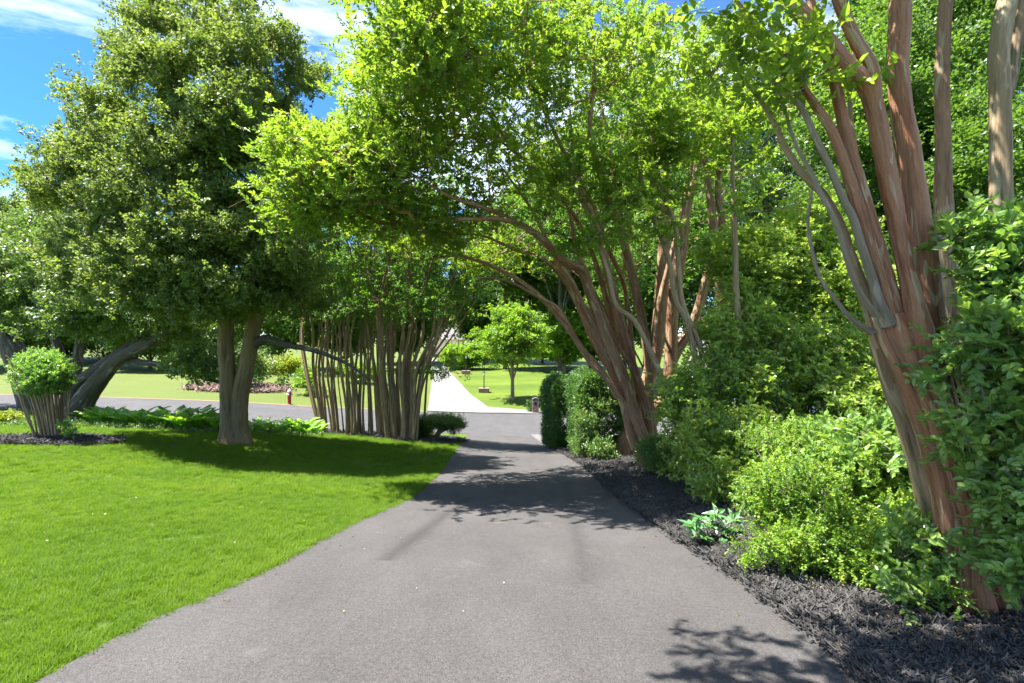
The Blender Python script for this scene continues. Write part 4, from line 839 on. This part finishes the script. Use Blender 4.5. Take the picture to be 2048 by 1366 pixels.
# ------------------------------------------------------------------ hydrant, lamps, planters, mailbox, rocks
M_red = simple('hydrant_red', (.34, .022, .018), .5, var=.15, vs=20); M_silver = simple('hydrant_silver', (.45, .45, .45), .45, .3)
def hydrant():
    b = on(579, 31.9); t = thing('fire_hydrant', 'red fire hydrant with a silver cap on the far verge', 'hydrant', b)
    x, y, z = b; s = 1.22
    def L(pr, nm, m, c=(0, 0, 0), axis='z', n=18):
        mb = MB(); mb.lathe([(r*s, q*s) for r, q in pr], (x+c[0]*s, y+c[1]*s, z+c[2]*s), n, axis); return mb.build(nm, m, t)
    L([(0, -.08), (.14, -.08), (.14, 0), (.14, .03), (.095, .03), (.095, .06)], 'base_flange', M_red)
    L([(.088, .06), (.088, .40), (.10, .41), (.10, .45), (.092, .46), (.092, .62), (.12, .63), (.12, .66), (.0, .66)], 'barrel', M_red)
    L([(.118, .66), (.11, .69), (.095, .74), (.06, .78), (.03, .795), (.03, .83), (0, .83)], 'bonnet', M_silver)
    L([(0, -.16), (.045, -.16), (.045, -.1), (.035, -.1), (.035, .1), (.045, .1), (.045, .16), (0, .16)], 'nozzle_cap', M_silver, (0, 0, .54), 'x', 12)
    L([(0, -.17), (.06, -.17), (.06, -.12), (.045, -.12), (.045, 0)], 'pumper_cap', M_silver, (0, 0, .52), 'y', 12)
hydrant()
M_black = simple('black_iron', (.015, .015, .016), .45); M_glass = simple('lamp_glass', (.75, .76, .74), .2)
M_brick = simple('planter_brick', (.33, .20, .16), .9, var=.4, vs=12); M_cap = simple('stone_cap', (.19, .16, .14), .9, var=.15)
def lamp(px, d, label_l, label_p, wpx):
    b = on(px, d); w = wpx*d/F
    t = thing('brick_planter', label_p, 'planter', b, group='low brick lamp planters by the white driveway')
    bh = .34*w/1.05
    for r in range(2):
        n = 4
        for side in range(4):
            for k in range(n):
                u = (k+.5*(r % 2)*0+.5)/n-.5; mb = MB(); L_ = w*.86/n-.02; a = side*PI/2
                px_, py_ = u*w*.86, -w*.43
                c, s = math.cos(a), math.sin(a)
                mb.box((b[0]+px_*c-py_*s, b[1]+px_*s+py_*c, b[2]+bh*(r+.5)/2+.01*0), (L_, .1, bh/2-.015), a); mb.build('brick', M_brick, t, smooth=False)
    mb = MB(); mb.box((b[0], b[1], b[2]+bh+.04), (w*1.02, w*1.02, .08)); mb.build('cap', M_cap, t, smooth=False)
    mb = MB(); mb.box((b[0], b[1], b[2]+bh/2-.1), (w*.78, w*.78, bh+.18)); mb.build('core', M_brick, t, smooth=False)
    top = b[2]+bh+.08; hh = 31*d/F*(1.0 if px > 950 else .95)
    l = thing('lamp_post', label_l, 'lamp post', (b[0], b[1], top), group='black lamp posts by the white driveway')
    mb = MB(); mb.lathe([(0, 0), (.09, 0), (.09, .05), (.05, .09), (.042, hh*.8), (.07, hh*.82), (0, hh*.83)], (b[0], b[1], top), 12); mb.build('post', M_black, l)
    g = MB(); g.lathe([(.0, 0), (.07, 0), (.105, .22), (0, .22)], (b[0], b[1], top+hh*.83), 6); lg = g.build('lantern', M_glass, l, smooth=False)
    c = MB(); c.lathe([(.14, 0), (.15, .02), (.06, .12), (.02, .15), (.02, .2), (0, .21)], (b[0], b[1], top+hh*.83+.22), 6); c.build('lantern_cap', M_black, l, smooth=False)
lamp(968, 46, 'black lamp post with a pale lantern nearest the street', 'low brick planter under the lamp post nearest the street', 21)
lamp(932, 62, 'black lamp post higher up the slope partly behind leaves', 'low brick planter higher up the slope by the white driveway', 17)
def mailbox():
    b = on(1071, 36.9); t = thing('brick_mailbox', 'short brick mailbox pillar on the verge across the street', 'mailbox', b); x, y, z = b
    mm = [simple('pillar_brick_%d' % k, c, .9, var=.3, vs=15) for k, c in enumerate([(.36, .22, .18), (.45, .32, .27), (.28, .18, .15)])]
    for r in range(8):
        for k in range(3):
            for fy in (-1, 1):
                if r in (5, 6) and k == 1 and fy < 0: continue
                mb = MB(); mb.box((x-.16+.16*k+(.03 if r % 2 else -.03)*0, y+fy*.19, z+.05+r*.115), (.148, .11, .1)); mb.build('brick', mm[(r+k*2) % 3], t, smooth=False)
        for sx in (-1, 1):
            mb = MB(); mb.box((x+sx*.19, y, z+.05+r*.115), (.098, .25, .1)); mb.build('brick', mm[(r+1) % 3], t, smooth=False)
    mb = MB(); mb.box((x, y, z+.44), (.44, .4, .9)); mb.build('core', M_cap, t, smooth=False)
    mb = MB(); a = np.linspace(0, PI, 9); V = [(x+.26*math.cos(q), y+yy, z+.92+.2*math.sin(q)) for yy in (-.26, .26) for q in a]
    mb.add(V, q=[(k, k+1, 9+k+1, 9+k) for k in range(8)]+[(0, 9, 17, 8)], t=[(0, k+1, k) for k in range(1, 8)]+[(9, 9+k, 9+k+1) for k in range(1, 8)]); mb.build('cap', simple('slate_cap', (.10, .085, .08), .8, var=.3), t, smooth=False)
    mb = MB(); mb.box((x, y-.255, z+.68), (.19, .06, .2)); mb.build('mail_slot', M_black, t, smooth=False)
mailbox()
shrub('ivy_shrub', 'dark narrow shrub hugging the side of the mailbox pillar', on(1062, 37.2), [(1061, 812, 37.2, 5, 11, .25, 30)], sp_hedge, per=6, spread=.08, scale=1.3, stems=2, fan=.06)
M_rock = simple('rock', (.34, .31, .27), .9, var=.3, vs=6, bmp=.6)
def rock(px, py, sz, label, seed):
    r = np.random.default_rng(seed); b = G(px, py); n, m = 12, 8; V = []; ph = r.uniform(0, 6, 6)
    for i in range(m+1):
        for j in range(n):
            th, a = PI*i/m, 2*PI*j/n; k = 1+.13*math.sin(3*a+ph[0]+2*th)+.1*math.sin(5*th+ph[1]+a)+.06*math.sin(7*a+ph[2])
            V.append((math.sin(th)*math.cos(a)*sz[0]*k, math.sin(th)*math.sin(a)*sz[1]*k, math.cos(th)*sz[2]*k+sz[2]*.4))
    mb = MB(); mb.add(np.array(V)+b, q=[(i*n+j, (i+1)*n+j, (i+1)*n+(j+1) % n, i*n+(j+1) % n) for i in range(m) for j in range(n)])
    o = link('rock', mb.mesh('rock', M_rock, origin=b)); o.location = b; tag(o, label, 'rock', 'rocks in the mulch beside the pruned boxwood')
rock(903, 882, (.26, .2, .12), 'pale flat rock in the mulch nearest the driveway edge', 1); rock(888, 879, (.2, .15, .1), 'small rock between the pruned boxwood and the paler rock', 2)

# ------------------------------------------------------------------ across the street
def far_tree(px, d, toppx, wpx, crownpy, chh, label, leaf, bark, n=70, per=9, scale=1.2, lean=0, spread=.3, tw=12, name='young_tree', group=None, rd=None, forks=4, padr=.8, padn=4):
    b = on(px, d); base_py = 683+(CAMZ-b[2])*F/d
    S_ = [(np.array([b-np.array([0, 0, .2]), P3(px, (base_py+crownpy+chh)/2, d), P3(px+lean, crownpy+chh*.3, d), P3(px+lean*1.5, crownpy-chh*.6, d)]), np.array([1.3, 1, .75, .3])*tw*d/F/2)]
    hz = b[2]+(S_[0][0][2][2]-b[2])*.55
    for k in range(forks):
        a = k*2*PI/forks+.4; rr = wpx*d/F*.5; o = S_[0][0][1]*.4+S_[0][0][2]*.6 if k % 2 else S_[0][0][1].copy()
        e = P3(px, crownpy, d)+np.array([math.cos(a)*rr, math.sin(a)*rr, rng.uniform(-.3, .5)*chh*d/F])
        S_.append((np.array([o, o*.5+e*.5-np.array([0, 0, .1])*chh*d/F*.8, e]), np.array([.5, .4, .15])*tw*d/F/2))
    cr = blob(px+lean, crownpy, d, wpx, chh, rd or wpx*d/F*.9, n, hollow=3)
    return tree(name, label, S_, cr, leaf, bark, per=per, spread=spread, scale=scale, seg=.6, padn=padn, padr=padr, sides=10, group=group, r0=.01, rmax=.08, stemname='trunk', joined=True, maxlen=8)
far_tree(1025, 42, 0, 66, 672, 58, 'round-crowned young tree on the striped lawn above the mailbox', sp_maple, B_grey, n=110, per=4, scale=1.0, spread=.25, tw=7, forks=6)
far_tree(1126, 62, 0, 60, 672, 52, 'small tree on the striped lawn just above the clipped hedge', sp_maple, B_grey, n=80, per=8, scale=1.5, spread=.4, tw=9, forks=3)
far_tree(935, 70, 0, 48, 712, 22, 'low spreading tree over the upper lamp post', sp_maple, B_grey, n=60, per=8, scale=1.4, spread=.35, tw=4, forks=3)
def bush(name, label, px, d, w, cpy, ch, leaf, n=60, per=8, scale=1.2, spread=.25, group=None, rd=1.2):
    shrub(name, label, on(px, d), [(px, cpy, d, w, ch, rd, n)], leaf, per=per, spread=spread, scale=scale, seg=.5, stems=4, fan=.4, srad=.03, r0=.008, rmax=.04, group=group)
L_magn = leafmat('magnolia_leaf', (.02, .055, .02), (.06, .12, .035), (.16, .2, .08), .2, rough=.3, clump=1)
sp_magn = sprig('sp_magn', L_magn, 16, .15, .075, .35, updown=35, whorl=True, seed=22, side=.1)
bush('magnolia', 'dark glossy shrub standing in the brown mulch island', 470, 38.6, 70, 748, 28, sp_magn, n=110, rd=2, spread=.22, scale=1.1)
bush('golden_bush', 'yellow-green bush on the lawn behind the fire hydrant', 565, 42, 42, 738, 22, sp_yel, n=70, scale=2.6, spread=.25, rd=1.5)
bush('light_bush', 'light green bush behind the first slender stems of the row', 625, 37, 34, 770, 36, sp_maple, n=70, scale=.9, spread=.22, rd=1.3)
bush('light_bush', 'light green bush on the lawn beyond the densest stems', 730, 48, 60, 745, 24, sp_maple, n=80, scale=1.2, spread=.3, rd=1.6)
bush('orange_hedge', 'orange and yellow shrub beside the top of the white driveway', 918, 82, 30, 713, 10, sp_orange, n=60, scale=2.0, spread=.4, rd=2)

# house glimpsed up the hill and a pale house to the right
M_white = simple('white_siding', (.75, .75, .74), .6, var=.04); M_roof = simple('roof_shingle', (.13, .12, .12), .9, var=.3); M_pane = simple('window_pane', (.05, .06, .08), .1)
def house(px, d, wm, label, z0, rz, hh=3.2, porch=True):
    b = on(px, d); b[2] += z0; t = thing('house', label, 'house', b, rz=rz)
    mb = MB(); mb.box((0, 4, hh/2-.5), (wm, 8, hh+1)); mb.build('wall', M_white, t, False, keep=False)
    mb = MB(); w2 = wm/2+.4; V = [(-w2, -.5, hh), (w2, -.5, hh), (w2, 8.5, hh), (-w2, 8.5, hh), (-w2+2, 4, hh+2.6), (w2-2, 4, hh+2.6)]
    mb.add(V, q=[(0, 1, 5, 4), (2, 3, 4, 5), (3, 2, 1, 0)], t=[(1, 2, 5), (3, 0, 4)]); mb.build('roof', M_roof, t, False, keep=False)
    k = int(wm/3)
    for i in range(k):
        x = -wm/2+(i+.5)*wm/k; f = MB()
        for dx, dz, sx, sz in ((-.5, 0, .1, 1.5), (.5, 0, .1, 1.5), (0, .75, 1.1, .1), (0, -.75, 1.1, .1)): f.box((x+dx, -.03, 1.7+dz), (sx, .08, sz))
        fo = f.build('window', M_white, t, False, keep=False); g = MB(); g.box((x, -.01, 1.7), (.95, .05, 1.42)); g.build('pane', M_pane, fo, False, keep=False)
    if porch:
        r = MB(); r.box((0, -3, .95), (wm, .08, .08)); r.box((0, -3, .15), (wm, .08, .08)); r.build('railing', M_white, t, False, keep=False)
        for i in range(int(wm/.35)):
            if i > 90: break
            p = MB(); p.box((-wm/2+.2+i*.35, -3, .5), (.07, .06, .8)); p.build('baluster', M_white, t, False, keep=False)
        p = MB(); p.box((0, -1.52, -.4), (wm+.2, 3.1, 1.0)); p.build('porch', M_brick, t, False, keep=False)
house(925, 108, 16, 'white house with a porch railing at the top of the far driveway', .5, 0)
house(1570, 34, 11, 'pale house glimpsed through gaps in the tall shrubbery', .2, -.25, 3.4, porch=False)

# ------------------------------------------------------------------ trees closing the view
def bg(px, d, w, cpy, ch, label, leaf=None, n=70, per=5, scale=None, tw=22, bark=None, rd=None):
    s = scale or d/26*1.0
    far_tree(px, d, 0, w, cpy, ch, label, leaf or sp_bg, bark or B_dark, n=n, per=per, scale=s, spread=.03*w*d/F*.28+.25, tw=tw*20/d, name='background_tree', group='trees closing the view', forks=5, padr=w*d/F*.16, padn=5, rd=rd)
bg(-60, 60, 150, 590, 130, 'tall tree beyond the street at the left edge of the view')
bg(130, 75, 120, 620, 90, 'broad tree beyond the street seen under the leaning tree')
bg(300, 62, 120, 625, 85, 'leafy tree beyond the street left of the forked trunk', n=90)
bg(420, 80, 110, 640, 70, 'distant tree on the far lawn behind the forked trunk')
bg(560, 58, 110, 620, 85, 'tree on the far lawn behind the yellow-green bush', n=90)
bg(690, 66, 110, 600, 110, 'tall tree beyond the street behind the slender stems', n=90)
bg(800, 85, 90, 590, 110, 'tall distant tree left of the white driveway', n=90)
bg(905, 125, 70, 630, 60, 'tree behind the white house on the hill', scale=3.2)
bg(985, 92, 80, 610, 85, 'tall tree on the hill behind the round-crowned young tree', n=90, scale=3)
bg(1085, 84, 80, 600, 105, 'tall light tree on the hill right of the round-crowned young tree', n=100, scale=2.8)
bg(1180, 70, 90, 610, 105, 'tall tree on the hill above the clipped hedge', n=100)
bg(1120, 60, 120, 440, 110, 'tall leafy tree far behind the arching fan of red-brown stems', n=120)
bg(1010, 70, 90, 500, 90, 'tree closing the gap above the white driveway', n=90)
bg(1290, 52, 120, 560, 150, 'dense tree behind the red-brown trunks', n=110)
bg(1440, 44, 150, 480, 200, 'large leafy tree behind the tall shrubs', n=130)
bg(1600, 30, 170, 330, 260, 'dark evergreen tree towering behind the shrubbery', leaf=sp_bgd, n=150, scale=1.1)
bg(1800, 18, 210, 300, 300, 'large green tree close behind the thick fluted stems', n=190, scale=.85, tw=30)
bg(1990, 15, 200, 500, 330, 'green tree behind the right edge of the view', n=170, scale=.75, tw=26)
bg(1900, 21, 190, 40, 200, 'high-crowned tree filling the gap between the uppermost right-hand stems', n=170, scale=.95, tw=24)
bg(1720, 24, 160, 640, 150, 'low broad tree behind the pale house side of the shrubbery', n=110, scale=.95)
bg(1250, 60, 150, 350, 190, 'very tall tree far behind the arching canopy', n=110)
# low hedge-like belt far left
for k, (px, d, w, cpy, ch, lab) in enumerate([(60, 100, 70, 680, 22, 'dark low shrub beyond the far left road'), (230, 78, 60, 705, 20, 'broad dark shrub on the far lawn'), (360, 70, 55, 712, 22, 'green shrub on the far lawn left of the mulch island')]):
    bush('far_shrub', lab, px, d, w, cpy, ch, sp_bgd if k < 2 else sp_bg, n=60, scale=1.6, spread=.5, rd=2.5)

# ------------------------------------------------------------------ grass blades
def tuft():
    mb = MB(); lv = []
    for k in range(34):
        a = rng.uniform(0, 2*PI); q = rng.uniform(0, .06); x, y = q*math.cos(a), q*math.sin(a); L = rng.uniform(.045, .085); w = rng.uniform(.0011, .0020); b = rng.uniform(0, 2*PI); ln_ = rng.uniform(.2, .9)*L
        dx, dy = math.cos(b), math.sin(b); V = []
        for u, ww in ((0, 1), (.5, .85), (1, 0)):
            px, py, pz = x+dx*ln_*u*u, y+dy*ln_*u*u, L*(u-.22*u*u)
            if ww: V += [(px-dy*w*ww, py+dx*w*ww, pz), (px+dy*w*ww, py-dx*w*ww, pz)]
            else: V.append((px, py, pz))
        mb.add(V, q=[(0, 1, 3, 2)], t=[(2, 3, 4)]); lv += [rng.uniform()]*5
    me = mb.mesh('tuft', L_blade, smooth=False); a = me.attributes.new('lv', 'FLOAT', 'POINT'); a.data.foreach_set('value', np.array(lv, np.float32)); return bpy.data.objects.new('tuft', me)
src_tuft = tuft()
dp = np.array([tuple(p) for p in drive_poly]); bl = np.array(bedL_poly); rp = np.array(ring_poly)
pts = []
for (d0, d1, dens, sc) in ((1.7, 4.5, 700, 1.0), (4.5, 7, 450, 1.1), (7, 11, 210, 1.35), (11, 17.0, 80, 1.6), (17.0, 21.5, 30, 1.8)):
    x0, x1 = -1.15*d1-1, 0.2
    n = int((d1-d0)*(x1-x0)*dens); p = np.stack([rng.uniform(x0, x1, n), rng.uniform(d0, d1, n)], 1)
    k = (np.abs(p[:, 0]/p[:, 1]) < 1.13) & ~inside(p, dp) & ~inside(p, bl) & ~inside(p, rp)
    p = p[k]; pts.append(np.column_stack([p, np.full(len(p), sc)]))
# a fringe leaning over the driveway edge
for a, b in zip(drv_l[:-1], drv_l[1:]):
    n = int(np.linalg.norm(b-a)*90); u = rng.random(n)[:, None]; q = a+(b-a)*u+rng.normal(0, .022, (n, 2)); pts.append(np.column_stack([q, np.full(n, 1.0)]))
pts = np.vstack(pts); n = len(pts); z = H(pts[:, 0], pts[:, 1])-.004
hv = .92+.22*np.sin(pts[:, 0]*1.7+2*np.sin(pts[:, 1]*1.1))*np.sin(pts[:, 1]*2.3+pts[:, 0])*.6
scatter('grass', src_tuft, np.column_stack([pts[:, :2], z]), np.stack([rng.normal(0, .12, n), rng.normal(0, .12, n), rng.uniform(0, 6.28, n)], 1), pts[:, 2]*rng.uniform(.75, 1.2, n)*hv, label='bright green grass blades of the front lawn')

# mulch chips, leaf litter
def chips(name, m, k, L, w, thick, spread):
    mb = MB()
    for _ in range(k):
        a, b = rng.uniform(0, 6.28), rng.normal(0, .3); l = L*rng.uniform(.4, 1.2); ww = w*rng.uniform(.5, 1.3); c = np.array([rng.normal(0, spread), rng.normal(0, spread), rng.uniform(.002, .02)])
        V = np.array([(x*l/2, y*ww/2*(1-.5*(x > 0)), zz*thick) for x in (-1, 1) for y in (-1, 1) for zz in (0, 1)])
        R = np.array(Matrix.Rotation(a, 3, 'Z') @ Matrix.Rotation(b, 3, 'Y') @ Matrix.Rotation(rng.normal(0, .5), 3, 'X'))
        mb.add(V@R.T+c, q=[(0, 1, 3, 2), (4, 6, 7, 5), (0, 4, 5, 1), (2, 3, 7, 6), (0, 2, 6, 4), (1, 5, 7, 3)])
    return bpy.data.objects.new(name, mb.mesh(name, m, smooth=False))
def chipmat(name, a, b):
    m, t, bs, o = mat(name); oi = N(t, 'ShaderNodeObjectInfo'); t.links.new(ramp(t, math_(t, 'ADD', math_(t, 'MULTIPLY', oi.outputs['Random'], .5), math_(t, 'MULTIPLY', noise(t, pos(t), 60, 3), .6)), [(.25, a), (.85, b)]), bs.inputs[0]); bs.inputs['Roughness'].default_value = .75; return m
c_black = chips('chips_black', chipmat('mulch_chip', (.008, .0075, .007), (.065, .060, .057)), 12, .055, .009, .004, .045)
c_brown = chips('chips_brown', chipmat('brown_chip', (.08, .045, .035), (.30, .20, .16)), 10, .12, .05, .02, .12)
def litter(name, m, k, spread):
    mb = MB(); lv = []
    for _ in range(k):
        V, T = leaf_geo(.05*rng.uniform(.6, 1.2), .025, .2, .2, 'oval'); R = np.array(Matrix.Rotation(rng.uniform(0, 6.28), 3, 'Z') @ Matrix.Rotation(rng.normal(0, .3), 3, 'X')); mb.add(V@R.T+np.array([rng.normal(0, spread), rng.normal(0, spread), rng.uniform(.01, .025)]), t=T)
    return bpy.data.objects.new(name, mb.mesh(name, m, smooth=False))
s_lit = litter('litter_src', chipmat('dry_leaf', (.08, .045, .022), (.22, .14, .07)), 4, .06)
s_lit1 = litter('litter_one', chipmat('straw_leaf', (.30, .26, .10), (.55, .42, .25)), 1, .0)
def in_poly(poly, n, pred=None):
    poly = np.array(poly); lo, hi = poly.min(0), poly.max(0); P = []
    while sum(len(x) for x in P) < n:
        p = rng.uniform(lo, hi, (n*2, 2)); p = p[inside(p, poly)]
        if pred is not None: p = p[pred(p)]
        P.append(p)
    return np.vstack(P)[:n]
def scat2(name, src, p, zo, sc, label):
    n = len(p); return scatter(name, src, np.column_stack([p, H(p[:, 0], p[:, 1])+zo]), np.stack([rng.normal(0, .15, n), rng.normal(0, .15, n), rng.uniform(0, 6.28, n)], 1), rng.uniform(.7, 1.3, n)*sc, label=label)
ed = []
for a, b in list(zip(drv_l[:-1], drv_l[1:]))+list(zip(drv_r[:-1], drv_r[1:])):
    n = int(np.linalg.norm(b-a)*26); u = rng.random(n)[:, None]; ed.append(a+(b-a)*u+np.column_stack([rng.exponential(.10, n)*(1 if b[0] < 0 and a[1] < b[1] else -1), np.zeros(n)]))
ed = np.vstack(ed); ed = ed[(ed[:, 1] > 1.8) & (rng.random(len(ed)) < .8)]
s_bit = litter('bits_src', chipmat('debris_bit', (.02, .015, .01), (.16, .11, .06)), 2, .03)
scat2('edge_debris', s_bit, ed, .02, .35, 'small bits of bark and dry leaf fallen along the driveway edges')
vis = lambda lim: (lambda p: (p[:, 1] > 1.6) & (np.abs(p[:, 0]/np.maximum(p[:, 1], .1)) < 1.15) & (rng.random(len(p)) < np.clip(lim/p[:, 1]**1.5, 0, 1)))
scat2('mulch_chips', c_black, in_poly(bed_poly, 24000, vis(5)), .055, 1.0, 'black shredded mulch pieces on the right bed')
scat2('mulch_chips', c_black, np.vstack([in_poly(bedL_poly, 1500), in_poly(ring_poly, 1800)]), .06, 1.5, 'black shredded mulch pieces on the beds left of the driveway')
scat2('mulch_chips', c_brown, in_poly(isl_poly, 900), .12, 1.6, 'reddish brown bark pieces on the mulch island')
lp = np.vstack([G(1330, 960)[:2]+rng.normal(0, 1, (260, 2))*np.array([.7, .8])+np.array([.4, 0]), G(2000, 1290)[:2]+rng.normal(0, .3, (160, 2)), G(1700, 1150)[:2]+rng.normal(0, .35, (130, 2)), in_poly(bed_poly, 90, vis(4))])
scat2('leaf_litter', s_lit, lp[~inside(lp, dp)], .075, .55, 'dry brown leaves under the shrubs and at the trunk feet')
gl = np.array([G(px, py)[:2] for px, py in [(185, 1043), (213, 1040), (268, 1007), (522, 1018), (606, 1053), (470, 1100), (90, 1100), (350, 1010), (430, 935), (700, 960), (760, 975), (640, 925)]])
scat2('fallen_leaves', s_lit1, gl[:8], .05, .8, 'a few straw-coloured fallen leaves on the sunny lawn')
dl = np.array([G(px, py)[:2] for px, py in [(728, 1108), (800, 1085), (925, 1235), (690, 1240), (835, 1190), (1010, 1180), (1100, 1060), (1040, 960), (980, 1020), (1210, 1270), (1350, 1100), (1180, 1010), (1090, 930)]])
scat2('fallen_leaves', s_lit1, dl[:7], .03, .36, 'tiny pale leaves lying on the dark driveway')
